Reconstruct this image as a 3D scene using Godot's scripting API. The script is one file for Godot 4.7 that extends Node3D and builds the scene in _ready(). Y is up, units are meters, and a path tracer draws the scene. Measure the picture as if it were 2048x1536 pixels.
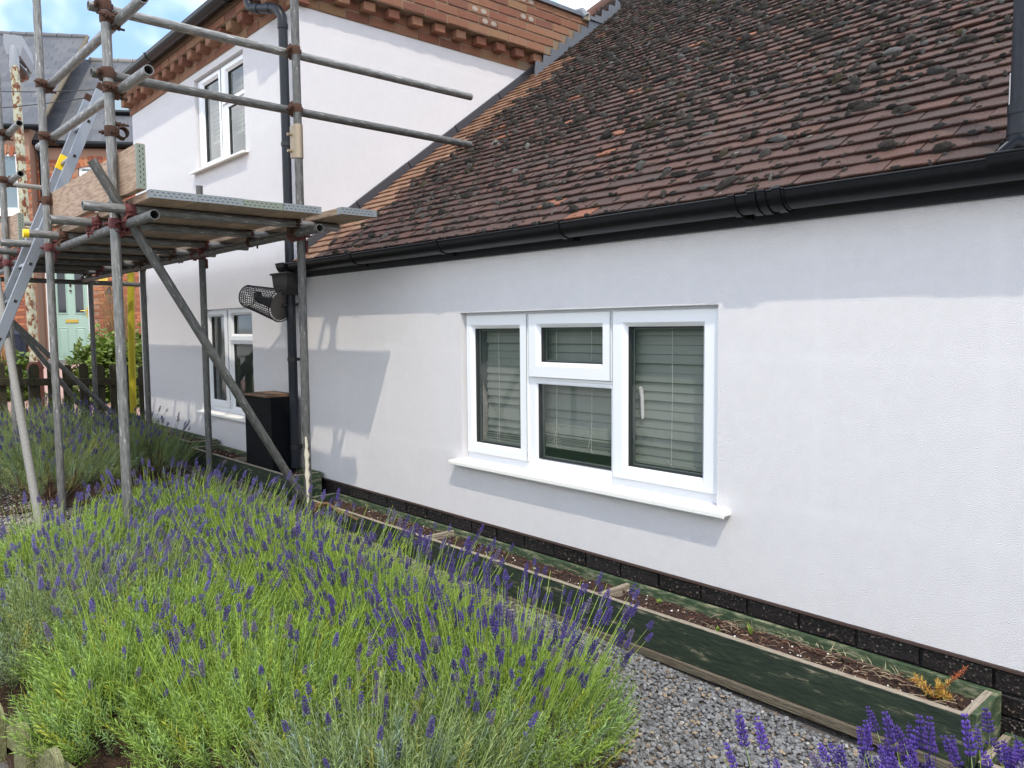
extends Node3D
# A white rendered cottage with a scaffold, seen along its front wall over a lavender bed.
# World axes: the front wall lies in the plane z = 0 and faces +z; x runs along it; y is up; metres.

var rng := RandomNumberGenerator.new()
var counts := {}
var M := {}      # materials
var G := {}      # shared meshes

const SUN_DIR := Vector3(-1.22, -2.45, -1.0)
const CORNER := -5.5           # x of the tall block's right-hand corner
const SLOPE := 0.749           # rise of the tiled roof per metre back
const ROOF_Y := 2.106          # height of the tiled roof's plane at z = 0

# ---------------------------------------------------------------- mesh builder
class MB:
	var v := PackedVector3Array()
	var n := PackedVector3Array()
	var t := PackedVector2Array()
	var c := PackedColorArray()
	var i := PackedInt32Array()
	var col := Color(1, 1, 1)
	func vert(p: Vector3, nn: Vector3, uv := Vector2.ZERO) -> int:
		v.append(p); n.append(nn); t.append(uv); c.append(col)
		return v.size() - 1
	func tri(a: Vector3, b: Vector3, d: Vector3) -> void:      # counter-clockwise from outside
		var nn := (b - a).cross(d - a).normalized()
		var k := v.size()
		vert(a, nn, Vector2(a.x, a.y)); vert(b, nn, Vector2(b.x, b.y)); vert(d, nn, Vector2(d.x, d.y))
		i.append_array(PackedInt32Array([k, k + 2, k + 1]))
	func quad(a: Vector3, b: Vector3, d: Vector3, e: Vector3, off := Vector2.ZERO) -> void:
		var nn := (b - a).cross(d - a)
		if nn.length_squared() < 1e-16:
			nn = (d - a).cross(e - a)
		nn = nn.normalized()
		var k := v.size()
		var w := (b - a).length()
		var h := (e - a).length()
		if w >= h:
			vert(a, nn, off); vert(b, nn, off + Vector2(w, 0)); vert(d, nn, off + Vector2(w, h)); vert(e, nn, off + Vector2(0, h))
		else:
			vert(a, nn, off); vert(b, nn, off + Vector2(0, w)); vert(d, nn, off + Vector2(h, w)); vert(e, nn, off + Vector2(h, 0))
		i.append_array(PackedInt32Array([k, k + 2, k + 1, k, k + 3, k + 2]))
	func box(lo: Vector3, hi: Vector3, bev := 0.0, xf := Transform3D.IDENTITY, jit := 0.0, rg: RandomNumberGenerator = null) -> void:
		var off := Vector2(fposmod(lo.x * 3.7 + lo.z * 1.3, 5.0), fposmod(lo.y * 5.1 + lo.z * 2.9, 5.0))
		var P := {}
		for sx in 2:
			for sy in 2:
				for sz in 2:
					var q := Vector3(hi.x if sx else lo.x, hi.y if sy else lo.y, hi.z if sz else lo.z)
					if jit > 0.0:
						q += Vector3(rg.randf_range(-jit, jit), rg.randf_range(-jit, jit), rg.randf_range(-jit, jit))
					P[sx * 4 + sy * 2 + sz] = q
		var g := func(k: int, ax: int) -> Vector3:
			var q: Vector3 = P[k]
			if bev <= 0.0:
				return xf * q
			var s := Vector3(-1.0 if k & 4 else 1.0, -1.0 if k & 2 else 1.0, -1.0 if k & 1 else 1.0) * bev
			s[ax] = 0.0
			return xf * (q + s)
		var F := [[4, 6, 7, 5, 0], [0, 1, 3, 2, 0], [2, 3, 7, 6, 1], [0, 4, 5, 1, 1], [1, 5, 7, 3, 2], [0, 2, 6, 4, 2]]
		for f in F:
			quad(g.call(f[0], f[4]), g.call(f[1], f[4]), g.call(f[2], f[4]), g.call(f[3], f[4]), off)
		if bev > 0.0:
			for e in [[4, 5, 0, 1], [1, 0, 0, 1], [7, 6, 0, 1], [2, 3, 0, 1], [5, 7, 0, 2], [3, 1, 0, 2], [6, 4, 0, 2], [0, 2, 0, 2], [3, 7, 1, 2], [6, 2, 1, 2], [5, 1, 1, 2], [0, 4, 1, 2]]:
				edge(g.call(e[0], e[2]), g.call(e[1], e[2]), g.call(e[1], e[3]), g.call(e[0], e[3]), xf * ((P[e[0]] + P[e[1]]) * 0.5) - xf * ((lo + hi) * 0.5), off)
			for k in 8:
				edge(g.call(k, 0), g.call(k, 1), g.call(k, 2), g.call(k, 2), xf * P[k] - xf * ((lo + hi) * 0.5), off)
	func edge(a: Vector3, b: Vector3, d: Vector3, e: Vector3, outw: Vector3, off: Vector2) -> void:
		var nn := (b - a).cross(d - a)
		if nn.length_squared() < 1e-18:
			return
		if nn.dot(outw) < 0.0:
			if d.is_equal_approx(e):
				quad(b, a, d, d, off)
			else:
				quad(b, a, e, d, off)
		else:
			quad(a, b, d, e, off)
	func rod(pts: Array, rad, sides := 8, caps := true, flat := false) -> void:
		var fr := Vector3.ZERO
		var rings := []
		var along := 0.0
		var m := pts.size()
		for k in m:
			var p: Vector3 = pts[k]
			var d: Vector3 = (pts[min(k + 1, m - 1)] - pts[max(k - 1, 0)]).normalized()
			if k == 0:
				fr = d.cross(Vector3.UP if absf(d.y) < 0.9 else Vector3.RIGHT).normalized()
			else:
				fr = (fr - d * fr.dot(d)).normalized()
				along += (pts[k] - pts[k - 1]).length()
			var b := d.cross(fr)
			var r: float = rad[k] if rad is Array else rad
			var ring := v.size()
			for s in sides + 1:
				var a := TAU * s / sides
				var o := fr * cos(a) + b * sin(a)
				vert(p + o * r, o, Vector2(along, a * maxf(r, 0.001)))
			rings.append(ring)
			if caps and (k == 0 or k == m - 1):
				var cc := vert(p, -d if k == 0 else d)
				var first := v.size()
				for s in sides:
					var a2 := TAU * s / sides
					vert(p + (fr * cos(a2) + b * sin(a2)) * r, -d if k == 0 else d)
				for s in sides:
					var s2 := (s + 1) % sides
					if k == 0:
						i.append_array(PackedInt32Array([cc, first + s, first + s2]))
					else:
						i.append_array(PackedInt32Array([cc, first + s2, first + s]))
		for k in m - 1:
			for s in sides:
				var a3: int = rings[k] + s
				var b3: int = rings[k + 1] + s
				i.append_array(PackedInt32Array([a3, b3 + 1, a3 + 1, a3, b3, b3 + 1]))
	func hollow(a: Vector3, b: Vector3, r: float, wall := 0.004, sides := 16) -> void:     # open-ended tube
		rod([a, b], r, sides, false)
		var d := (b - a).normalized()
		var k0 := v.size()
		var i0 := i.size()
		rod([a, b], r - wall, sides, false)
		for k in range(k0, v.size()):
			n[k] = -n[k]
		for k in range(i0, i.size(), 3):
			var q1 := i[k + 1]
			i[k + 1] = i[k + 2]
			i[k + 2] = q1
		var fr := d.cross(Vector3.UP if absf(d.y) < 0.9 else Vector3.RIGHT).normalized()
		var bb := d.cross(fr)
		for e in [a, b]:
			var nn := -d if e == a else d
			for s in sides:
				var a1 := TAU * s / sides
				var a2 := TAU * (s + 1) / sides
				var o1 := fr * cos(a1) + bb * sin(a1)
				var o2 := fr * cos(a2) + bb * sin(a2)
				var q: Vector3 = e
				if e == a:
					quad(q + o1 * (r - wall), q + o2 * (r - wall), q + o2 * r, q + o1 * r)
				else:
					quad(q + o1 * r, q + o2 * r, q + o2 * (r - wall), q + o1 * (r - wall))
	func lathe(prof: Array, sides := 16, xf := Transform3D.IDENTITY) -> void:               # prof: Vector2(radius, y)
		var base := v.size()
		for k in prof.size():
			var d: Vector2 = prof[min(k + 1, prof.size() - 1)] - prof[max(k - 1, 0)]
			var nr := Vector2(d.y, -d.x).normalized()
			for s in sides + 1:
				var a := TAU * s / sides
				vert(xf * Vector3(prof[k].x * cos(a), prof[k].y, prof[k].x * sin(a)), (xf.basis * Vector3(nr.x * cos(a), nr.y, nr.x * sin(a))).normalized(), Vector2(prof[k].y, a * 0.1))
		for k in prof.size() - 1:
			for s in sides:
				var a3 := base + k * (sides + 1) + s
				var b3 := a3 + sides + 1
				i.append_array(PackedInt32Array([a3, a3 + 1, b3 + 1, a3, b3 + 1, b3]))
	func frame(x0: float, x1: float, y0: float, y1: float, prof: Array) -> void:             # prof: Vector2(inset, z), outermost first
		for k in prof.size() - 1:
			var a: Vector2 = prof[k]
			var b: Vector2 = prof[k + 1]
			var A := [Vector3(x0 + a.x, y0 + a.x, a.y), Vector3(x1 - a.x, y0 + a.x, a.y), Vector3(x1 - a.x, y1 - a.x, a.y), Vector3(x0 + a.x, y1 - a.x, a.y)]
			var B := [Vector3(x0 + b.x, y0 + b.x, b.y), Vector3(x1 - b.x, y0 + b.x, b.y), Vector3(x1 - b.x, y1 - b.x, b.y), Vector3(x0 + b.x, y1 - b.x, b.y)]
			for s in 4:
				quad(A[s], A[(s + 1) % 4], B[(s + 1) % 4], B[s])
	func ext(poly: PackedVector2Array, z0: float, z1: float, xf := Transform3D.IDENTITY) -> void:  # counter-clockwise outline pushed along z
		var tr := Geometry2D.triangulate_polygon(poly)
		for k in range(0, tr.size(), 3):
			var a := poly[tr[k]]
			var b := poly[tr[k + 1]]
			var d := poly[tr[k + 2]]
			if (b - a).cross(d - a) < 0.0:
				var q := b
				b = d
				d = q
			tri(xf * Vector3(a.x, a.y, z1), xf * Vector3(b.x, b.y, z1), xf * Vector3(d.x, d.y, z1))
			tri(xf * Vector3(b.x, b.y, z0), xf * Vector3(a.x, a.y, z0), xf * Vector3(d.x, d.y, z0))
		for k in poly.size():
			var a := poly[k]
			var b := poly[(k + 1) % poly.size()]
			quad(xf * Vector3(a.x, a.y, z0), xf * Vector3(b.x, b.y, z0), xf * Vector3(b.x, b.y, z1), xf * Vector3(a.x, a.y, z1))
	func add(m: ArrayMesh, xf: Transform3D) -> void:
		var s := m.surface_get_arrays(0)
		var k := v.size()
		v.append_array(xf * (s[Mesh.ARRAY_VERTEX] as PackedVector3Array))
		n.append_array(Transform3D(xf.basis.orthonormalized(), Vector3.ZERO) * (s[Mesh.ARRAY_NORMAL] as PackedVector3Array))
		t.append_array(s[Mesh.ARRAY_TEX_UV])
		var cc := PackedColorArray()
		cc.resize((s[Mesh.ARRAY_VERTEX] as PackedVector3Array).size())
		cc.fill(col)
		c.append_array(cc)
		for q in (s[Mesh.ARRAY_INDEX] as PackedInt32Array):
			i.append(q + k)
	func mesh(m: Material = null) -> ArrayMesh:
		var a := []
		a.resize(Mesh.ARRAY_MAX)
		a[Mesh.ARRAY_VERTEX] = v
		a[Mesh.ARRAY_NORMAL] = n
		a[Mesh.ARRAY_TEX_UV] = t
		a[Mesh.ARRAY_COLOR] = c
		a[Mesh.ARRAY_INDEX] = i
		var o := ArrayMesh.new()
		o.add_surface_from_arrays(Mesh.PRIMITIVE_TRIANGLES, a)
		if m:
			o.surface_set_material(0, m)
		return o

# ---------------------------------------------------------------- scene helpers
func numbered(parent: Node, nm: String) -> String:
	var key := str(parent.get_instance_id()) + nm
	var k: int = counts.get(key, 0)
	counts[key] = k + 1
	return nm if k == 0 else "%s_%03d" % [nm, k]

func tag(o: Node, label: String, category: String, group := "", kind := "") -> void:
	if label: o.set_meta("label", label)
	if category: o.set_meta("category", category)
	if group: o.set_meta("group", group)
	if kind: o.set_meta("kind", kind)

func thing(nm: String, at: Vector3, label: String, category: String, group := "") -> Node3D:
	var o := Node3D.new()
	o.name = numbered(self, nm)
	add_child(o)
	o.position = at
	tag(o, label, category, group)
	return o

func part(parent: Node3D, nm: String, mesh: Mesh, m: Material = null, xf := Transform3D.IDENTITY, kind := "", label := "") -> MeshInstance3D:
	var o := MeshInstance3D.new()      # xf places the mesh in the world
	o.name = numbered(parent, nm)
	o.mesh = mesh
	if m: o.material_override = m
	parent.add_child(o)
	o.transform = parent.global_transform.affine_inverse() * xf
	if kind: o.set_meta("kind", kind)
	if label: o.set_meta("label", label)
	return o

func many(parent: Node3D, nm: String, mesh: Mesh, m: Material, xfs: Array, cols: Array, kind := "stuff") -> MultiMeshInstance3D:
	var mm := MultiMesh.new()
	mm.transform_format = MultiMesh.TRANSFORM_3D
	mm.use_colors = cols.size() > 0
	mm.mesh = mesh
	mm.instance_count = xfs.size()
	for k in xfs.size():
		mm.set_instance_transform(k, xfs[k])
		if cols.size(): mm.set_instance_color(k, cols[k])
	var o := MultiMeshInstance3D.new()
	o.name = numbered(parent, nm)
	o.multimesh = mm
	o.material_override = m
	parent.add_child(o)
	o.transform = parent.global_transform.affine_inverse() if parent != self else Transform3D.IDENTITY
	if kind: o.set_meta("kind", kind)
	return o

func structure(nm: String, mesh: Mesh, m: Material, label: String) -> MeshInstance3D:
	var o := part(self, nm, mesh, m)
	tag(o, label, "", "", "structure")
	return o

func at(x: float, y: float, z: float) -> Transform3D:
	return Transform3D(Basis.IDENTITY, Vector3(x, y, z))

func rnd(a: float, b: float) -> float:
	return rng.randf_range(a, b)

func along(d: Vector3, p: Vector3, roll := 0.0) -> Transform3D:     # local y points along d
	var y := d.normalized()
	var x := y.cross(Vector3.FORWARD if absf(y.z) < 0.9 else Vector3.RIGHT).normalized()
	return Transform3D(Basis(x, y, x.cross(y)).rotated(y, roll), p)

func ground_y(x: float, z: float) -> float:
	var y := 0.16 + 0.03 * clampf(-x - 1.2, 0.0, 8.4)
	if x < -9.6: y += 0.065 * (minf(-x, 17.8) - 9.6)
	return y

# ---------------------------------------------------------------- textures and materials
func noise_bytes(sd: int, freq: float, size: int, oct := 4, kind := FastNoiseLite.TYPE_SIMPLEX_SMOOTH, gain := 0.5) -> PackedByteArray:
	var f := FastNoiseLite.new()
	f.seed = sd
	f.noise_type = kind
	f.frequency = freq
	f.fractal_octaves = oct
	f.fractal_gain = gain
	if oct < 2: f.fractal_type = FastNoiseLite.FRACTAL_NONE
	var im := f.get_seamless_image(size, size, false, false, 0.15)
	im.convert(Image.FORMAT_L8)
	return im.get_data()

func ramp_tex(b: PackedByteArray, size: int, stops: Array) -> ImageTexture:          # stops: [position, Color] pairs
	var lut := PackedByteArray()
	for k in 256:
		var x := k / 255.0
		var cc: Color = stops[0][1]
		for s in range(1, stops.size()):
			if x >= stops[s - 1][0]:
				cc = (stops[s - 1][1] as Color).lerp(stops[s][1], clampf((x - stops[s - 1][0]) / maxf(stops[s][0] - stops[s - 1][0], 1e-4), 0, 1))
		lut.append_array(PackedByteArray([int(clampf(cc.r, 0, 1) * 255), int(clampf(cc.g, 0, 1) * 255), int(clampf(cc.b, 0, 1) * 255)]))
	var out := PackedByteArray()
	out.resize(size * size * 3)
	for k in size * size:
		var q := b[k] * 3
		out[k * 3] = lut[q]
		out[k * 3 + 1] = lut[q + 1]
		out[k * 3 + 2] = lut[q + 2]
	var im := Image.create_from_data(size, size, false, Image.FORMAT_RGB8, out)
	return ImageTexture.create_from_image(im)

func grey(a: float) -> Color:
	return Color(a, a, a)

func L(r: float, g: float, b: float) -> Color:      # linear base colour to the sRGB that albedo_color takes
	return Color(r, g, b).linear_to_srgb()

func mat(color: Color, rough := 0.8, tex: Texture2D = null, scale := Vector3.ZERO, bump: Texture2D = null, relief := 0.0, metal := 0.0) -> StandardMaterial3D:
	var m := StandardMaterial3D.new()
	m.albedo_color = color
	m.roughness = rough
	m.metallic = metal
	if tex: m.albedo_texture = tex
	if scale != Vector3.ZERO:
		m.uv1_triplanar = true
		m.uv1_world_triplanar = true
		m.uv1_scale = scale
	if bump:
		m.heightmap_enabled = true
		m.heightmap_texture = bump
		m.heightmap_scale = relief
	m.cull_mode = BaseMaterial3D.CULL_DISABLED
	return m

func leafy(color: Color, back: Color, rough := 0.6) -> StandardMaterial3D:
	var m := mat(color, rough)
	m.vertex_color_use_as_albedo = true
	m.backlight_enabled = true
	m.backlight = back
	return m

func make_materials() -> void:
	var cloud := noise_bytes(11, 0.012, 512, 5)
	var fine := noise_bytes(12, 0.06, 512, 4, FastNoiseLite.TYPE_SIMPLEX_SMOOTH, 0.65)
	var speck := noise_bytes(13, 0.11, 512, 3, FastNoiseLite.TYPE_SIMPLEX_SMOOTH, 0.7)
	var stucco := noise_bytes(14, 0.115, 1024, 3, FastNoiseLite.TYPE_SIMPLEX_SMOOTH, 0.55)
	var streak := noise_bytes(15, 0.02, 512, 5, FastNoiseLite.TYPE_SIMPLEX_SMOOTH, 0.6)
	var t_fine := ramp_tex(fine, 512, [[0.0, grey(0.72)], [1.0, grey(1.0)]])
	var t_bump := ramp_tex(fine, 512, [[0.0, grey(0.0)], [1.0, grey(1.0)]])
	var t_speckbump := ramp_tex(speck, 512, [[0.0, grey(0.0)], [1.0, grey(1.0)]])
	var t_stucco := ramp_tex(stucco, 1024, [[0.0, grey(0.0)], [0.42, grey(0.12)], [0.66, grey(0.8)], [1.0, grey(1.0)]])
	var t_wallcol := ramp_tex(cloud, 512, [[0.0, Color(0.985, 0.985, 0.985)], [1.0, Color(1.0, 1.0, 1.0)]])
	M.render = mat(L(0.77, 0.755, 0.765), 0.92, t_wallcol, Vector3(0.35, 0.35, 0.35))
	M.render.heightmap_enabled = true
	M.render.heightmap_texture = t_stucco
	M.render.heightmap_scale = 0.24
	M.render.uv1_scale = Vector3(1.7, 1.7, 1.7)
	M.room = mat(L(0.30, 0.29, 0.27), 0.9)
	M.pvc = mat(L(0.80, 0.82, 0.84), 0.28)
	M.plaster = mat(L(0.58, 0.54, 0.43), 0.95)
	M.pvc_old = mat(L(0.78, 0.78, 0.76), 0.35)
	M.gasket = mat(L(0.02, 0.02, 0.022), 0.6)
	M.sill = mat(L(0.82, 0.81, 0.77), 0.6)
	M.gutter = mat(L(0.007, 0.008, 0.010), 0.3, ramp_tex(streak, 512, [[0.0, grey(0.7)], [0.7, grey(1.0)], [1.0, Color(1.0, 1.0, 1.0)]]), Vector3(2, 2, 2))
	M.pipe_grey = mat(L(0.020, 0.024, 0.032), 0.38, ramp_tex(fine, 512, [[0.0, grey(0.7)], [0.85, grey(1.0)], [1.0, grey(1.0)]]), Vector3(2, 0.7, 2))
	M.gutter.metallic_specular = 0.32
	M.pipe_grey.metallic_specular = 0.35
	M.fascia = mat(L(0.012, 0.014, 0.02), 0.5, null, Vector3(2, 9, 9), t_bump, 0.3)
	M.bead = mat(L(0.085, 0.052, 0.042), 0.8, ramp_tex(speck, 512, [[0.0, grey(0.4)], [0.6, grey(1.0)], [1.0, grey(1.0)]]), Vector3(3, 3, 3))
	# black painted plinth: the paint has flaked to pale mortar in small patches
	var t_flake := ramp_tex(speck, 512, [[0.0, Color(0.055, 0.052, 0.058)], [0.42, Color(0.10, 0.085, 0.085)], [0.66, Color(0.17, 0.14, 0.125)], [0.70, Color(0.34, 0.30, 0.27)], [0.76, Color(0.66, 0.63, 0.60)], [1.0, Color(0.8, 0.78, 0.75)]])
	M.plinth = mat(Color(1, 1, 1), 0.55, t_flake, Vector3(1.1, 1.1, 1.1), t_speckbump, 0.25)
	M.plinth_b = mat(Color(0.8, 0.75, 0.72), 0.6, t_flake, Vector3(0.8, 0.9, 0.8), t_speckbump, 0.25)
	M.plinth_mortar = mat(L(0.016, 0.015, 0.015), 0.8, null, Vector3(3, 3, 3), t_bump, 0.6)
	# roof tiles
	var t_tile := ramp_tex(fine, 512, [[0.0, Color(0.42, 0.42, 0.43)], [0.4, Color(0.72, 0.70, 0.70)], [0.62, Color(0.9, 0.88, 0.87)], [0.85, Color(1, 1, 1)], [1.0, Color(1.0, 1.0, 1.0)]])
	M.tile = []
	for q in [[0.092, 0.045, 0.033], [0.078, 0.040, 0.030], [0.104, 0.050, 0.036], [0.068, 0.037, 0.029], [0.118, 0.054, 0.037], [0.135, 0.06, 0.04], [0.30, 0.118, 0.06]]:
		M.tile.append(mat(L(q[0], q[1], q[2]), 0.85, t_tile, Vector3(3.1, 3.1, 3.1), t_speckbump, 0.4))
	M.tile_clean = []
	for q in [[0.36, 0.205, 0.125], [0.39, 0.22, 0.135], [0.33, 0.185, 0.115], [0.37, 0.23, 0.145], [0.30, 0.165, 0.105]]:
		M.tile_clean.append(mat(L(q[0], q[1], q[2]), 0.85, t_tile, Vector3(3.1, 3.1, 3.1), t_speckbump, 0.3))
	M.tiles_far = mat(Color(1, 1, 1), 0.85, t_tile, Vector3(3.1, 3.1, 3.1), t_speckbump, 0.4)
	M.tiles_far.vertex_color_use_as_albedo = true
	M.underlay = mat(L(0.03, 0.022, 0.02), 0.95)
	M.moss = mat(Color(1, 1, 1), 1.0, ramp_tex(speck, 512, [[0.0, grey(0.5)], [1.0, grey(1.0)]]), Vector3(9, 9, 9), t_speckbump, 1.2)
	M.moss.vertex_color_use_as_albedo = true
	M.lead = mat(L(0.20, 0.22, 0.25), 0.5, t_fine, Vector3(3, 3, 3), t_bump, 0.4, 0.35)
	M.trim = mat(L(0.045, 0.045, 0.052), 0.45)
	# bricks
	var t_brick := ramp_tex(fine, 512, [[0.0, Color(0.60, 0.56, 0.54)], [0.5, Color(0.9, 0.88, 0.86)], [0.83, Color(1, 1, 1)], [0.95, Color(1.0, 1.0, 1.0)], [1.0, Color(1.0, 1.0, 1.0)]])
	M.brick = []
	for q in [[0.35, 0.165, 0.10], [0.39, 0.20, 0.12], [0.31, 0.13, 0.082], [0.40, 0.215, 0.135], [0.27, 0.12, 0.08], [0.38, 0.225, 0.125]]:
		M.brick.append(mat(L(q[0], q[1], q[2]), 0.9, t_brick, Vector3(4.3, 4.3, 4.3), t_speckbump, 0.5))
	M.brick_pale = mat(L(0.55, 0.49, 0.43), 0.9, t_brick, Vector3(5, 5, 5), t_speckbump, 0.5)
	M.mortar = mat(L(0.38, 0.27, 0.18), 0.95, t_fine, Vector3(5, 5, 5), t_bump, 0.5)
	M.far_mortar = mat(L(0.30, 0.18, 0.125), 0.95)
	M.far_brick = []
	for q in [[0.45, 0.155, 0.08], [0.52, 0.20, 0.10], [0.38, 0.12, 0.065], [0.33, 0.11, 0.065], [0.50, 0.24, 0.13]]:
		M.far_brick.append(mat(L(q[0], q[1], q[2]), 0.9, t_brick, Vector3(2.3, 2.3, 2.3)))
	M.far_bricks = mat(Color(1, 1, 1), 0.9, t_brick, Vector3(2.3, 2.3, 2.3))
	M.far_bricks.vertex_color_use_as_albedo = true
	M.slate = []
	for q in [[0.115, 0.122, 0.138], [0.10, 0.108, 0.126], [0.13, 0.135, 0.146], [0.09, 0.098, 0.116]]:
		M.slate.append(mat(L(q[0], q[1], q[2]), 0.6, t_fine, Vector3(2, 2, 2)))
	M.slates_far = mat(Color(1, 1, 1), 0.6, t_fine, Vector3(2, 2, 2))
	M.slates_far.vertex_color_use_as_albedo = true
	# scaffold
	var t_tube := ramp_tex(streak, 512, [[0.0, Color(0.36, 0.34, 0.32)], [0.35, Color(0.47, 0.47, 0.46)], [0.62, Color(0.53, 0.53, 0.52)], [0.76, Color(0.57, 0.57, 0.56)], [0.79, Color(0.78, 0.77, 0.74)], [1.0, Color(0.85, 0.84, 0.8)]])
	M.tube = mat(Color(0.95, 0.95, 0.95), 0.5, t_tube, Vector3.ZERO, t_bump, 0.08, 0.45)
	M.tube.uv1_scale = Vector3(0.9, 6, 1)
	M.tube_shaded = mat(Color(0.72, 0.72, 0.72), 0.55, t_tube, Vector3.ZERO, t_bump, 0.08, 0.35)  # darker copy of the tube, shade under the deck put into its colour
	M.tube_shaded.uv1_scale = Vector3(1.3, 6, 1)
	M.tube_pale = mat(L(0.30, 0.29, 0.265), 0.75, t_fine, Vector3.ZERO, t_bump, 0.1, 0.1)
	M.tube_pale.uv1_scale = Vector3(1.1, 6, 1)
	M.tube_red = mat(L(0.14, 0.05, 0.045), 0.6, ramp_tex(streak, 512, [[0.0, Color(0.55, 0.6, 0.6)], [0.5, Color(1, 1, 1)], [0.7, Color(1, 1, 1)]]), Vector3.ZERO, t_bump, 0.08, 0.1)
	var t_rust := ramp_tex(speck, 512, [[0.0, Color(0.45, 0.42, 0.42)], [0.5, Color(0.95, 0.9, 0.88)], [1.0, Color(1, 1, 1)]])
	M.rust = mat(L(0.13, 0.068, 0.045), 0.85, t_rust, Vector3(14, 14, 14), t_speckbump, 0.4, 0.1)
	M.rust_dark = mat(L(0.09, 0.045, 0.028), 0.85, t_rust, Vector3(14, 14, 14), t_speckbump, 0.4, 0.1)
	M.red_paint = mat(L(0.17, 0.045, 0.046), 0.6, t_rust, Vector3(10, 10, 10), t_speckbump, 0.3)
	M.zinc = mat(L(0.42, 0.38, 0.28), 0.45, t_rust, Vector3(10, 10, 10), null, 0.0, 0.5)
	M.steel = mat(L(0.34, 0.37, 0.38), 0.45, t_fine, Vector3(8, 8, 8), t_bump, 0.1, 0.5)
	M.steel_green = mat(L(0.26, 0.33, 0.28), 0.55, t_rust, Vector3(8, 8, 8), null, 0.0, 0.2)
	M.slot = mat(L(0.012, 0.012, 0.012), 0.9)
	M.alu = mat(L(0.34, 0.37, 0.41), 0.42, t_fine, Vector3(5, 5, 5), null, 0.0, 0.6)
	M.yellow = mat(L(0.80, 0.56, 0.01), 0.55)
	M.yellow_foam = mat(L(0.50, 0.42, 0.012), 0.75, t_fine, Vector3(3, 3, 3))
	# timber
	var wood := noise_bytes(21, 0.03, 512, 5, FastNoiseLite.TYPE_SIMPLEX_SMOOTH, 0.62)
	var t_wood := ramp_tex(wood, 512, [[0.0, Color(0.62, 0.58, 0.54)], [0.3, Color(0.82, 0.79, 0.76)], [0.6, Color(0.94, 0.92, 0.9)], [1.0, Color(1, 1, 1)]])
	var t_grain := ramp_tex(wood, 512, [[0.0, grey(0.0)], [1.0, grey(1.0)]])
	M.board = []
	for q in [[0.44, 0.325, 0.24], [0.34, 0.26, 0.19], [0.29, 0.22, 0.16]]:
		var w := mat(L(q[0], q[1], q[2]), 0.85, t_wood, Vector3.ZERO, t_grain, 0.15)
		w.uv1_scale = Vector3(0.35, 3.2, 1)
		M.board.append(w)
	M.weathered = mat(L(0.40, 0.36, 0.29), 0.9, t_wood, Vector3.ZERO, t_grain, 0.4)
	M.weathered.uv1_scale = Vector3(0.6, 7, 1)
	M.weathered_dark = mat(L(0.17, 0.15, 0.11), 0.9, t_wood, Vector3.ZERO, t_grain, 0.4)
	M.weathered_dark.uv1_scale = Vector3(0.6, 7, 1)
	var peel := noise_bytes(22, 0.012, 1024, 7, FastNoiseLite.TYPE_SIMPLEX_SMOOTH, 0.72)
	var t_peel := ramp_tex(peel, 1024, [[0.0, Color(0.11, 0.155, 0.12)], [0.45, Color(0.155, 0.20, 0.15)], [0.62, Color(0.20, 0.24, 0.18)], [0.69, Color(0.28, 0.30, 0.23)], [0.73, Color(0.46, 0.44, 0.37)], [1.0, Color(0.66, 0.62, 0.53)]])
	M.green = mat(Color(1, 1, 1), 0.6, t_peel, Vector3(0.42, 1.7, 0.42), t_bump, 0.2)
	var t_peel2 := ramp_tex(peel, 1024, [[0.0, Color(0.17, 0.235, 0.16)], [0.42, Color(0.22, 0.29, 0.19)], [0.56, Color(0.36, 0.40, 0.29)], [0.68, Color(0.5, 0.5, 0.40)], [1.0, Color(0.62, 0.60, 0.50)]])
	M.green_worn = mat(Color(1, 1, 1), 0.75, t_peel2, Vector3(0.6, 2.4, 0.6), t_bump, 0.2)
	M.fence = mat(L(0.045, 0.042, 0.022), 0.9, t_wood, Vector3(1.0, 0.3, 1.0), t_bump, 0.4)
	M.fence_near = mat(L(0.30, 0.29, 0.20), 0.9, ramp_tex(fine, 512, [[0.0, Color(0.38, 0.4, 0.28)], [0.45, Color(0.72, 0.74, 0.58)], [0.7, Color(0.95, 0.95, 0.85)], [1.0, Color(1, 1, 1)]]), Vector3(5, 1.6, 5), t_bump, 0.5)
	M.post = mat(L(0.42, 0.22, 0.08), 0.8, t_wood, Vector3(2, 0.5, 2))
	M.black_paint = mat(L(0.004, 0.005, 0.007), 0.5, ramp_tex(speck, 512, [[0.0, grey(0.8)], [0.82, grey(1.0)], [1.0, grey(1.0)]]), Vector3(2, 2, 2), t_bump, 0.5)
	M.black_paint.roughness = 0.65
	M.black_paint.metallic_specular = 0.25
	M.lid = mat(L(0.23, 0.15, 0.095), 0.85, t_wood, Vector3(1.5, 6, 6), t_bump, 0.3)
	M.black_wire = mat(L(0.02, 0.019, 0.019), 0.6)
	M.black_plastic = mat(L(0.014, 0.014, 0.014), 0.5)
	M.reflector = mat(L(0.10, 0.09, 0.08), 0.5)
	M.rope = mat(L(0.30, 0.19, 0.09), 0.95, t_fine, Vector3(12, 12, 12), t_bump, 0.6)
	# earth, stones, plants
	M.soil = mat(Color(1, 1, 1), 1.0, ramp_tex(speck, 512, [[0.0, Color(0.11, 0.075, 0.06)], [0.45, Color(0.23, 0.155, 0.125)], [0.8, Color(0.35, 0.25, 0.20)], [1.0, Color(0.45, 0.34, 0.27)]]), Vector3(2.6, 2.6, 2.6), t_speckbump, 1.5)
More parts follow.
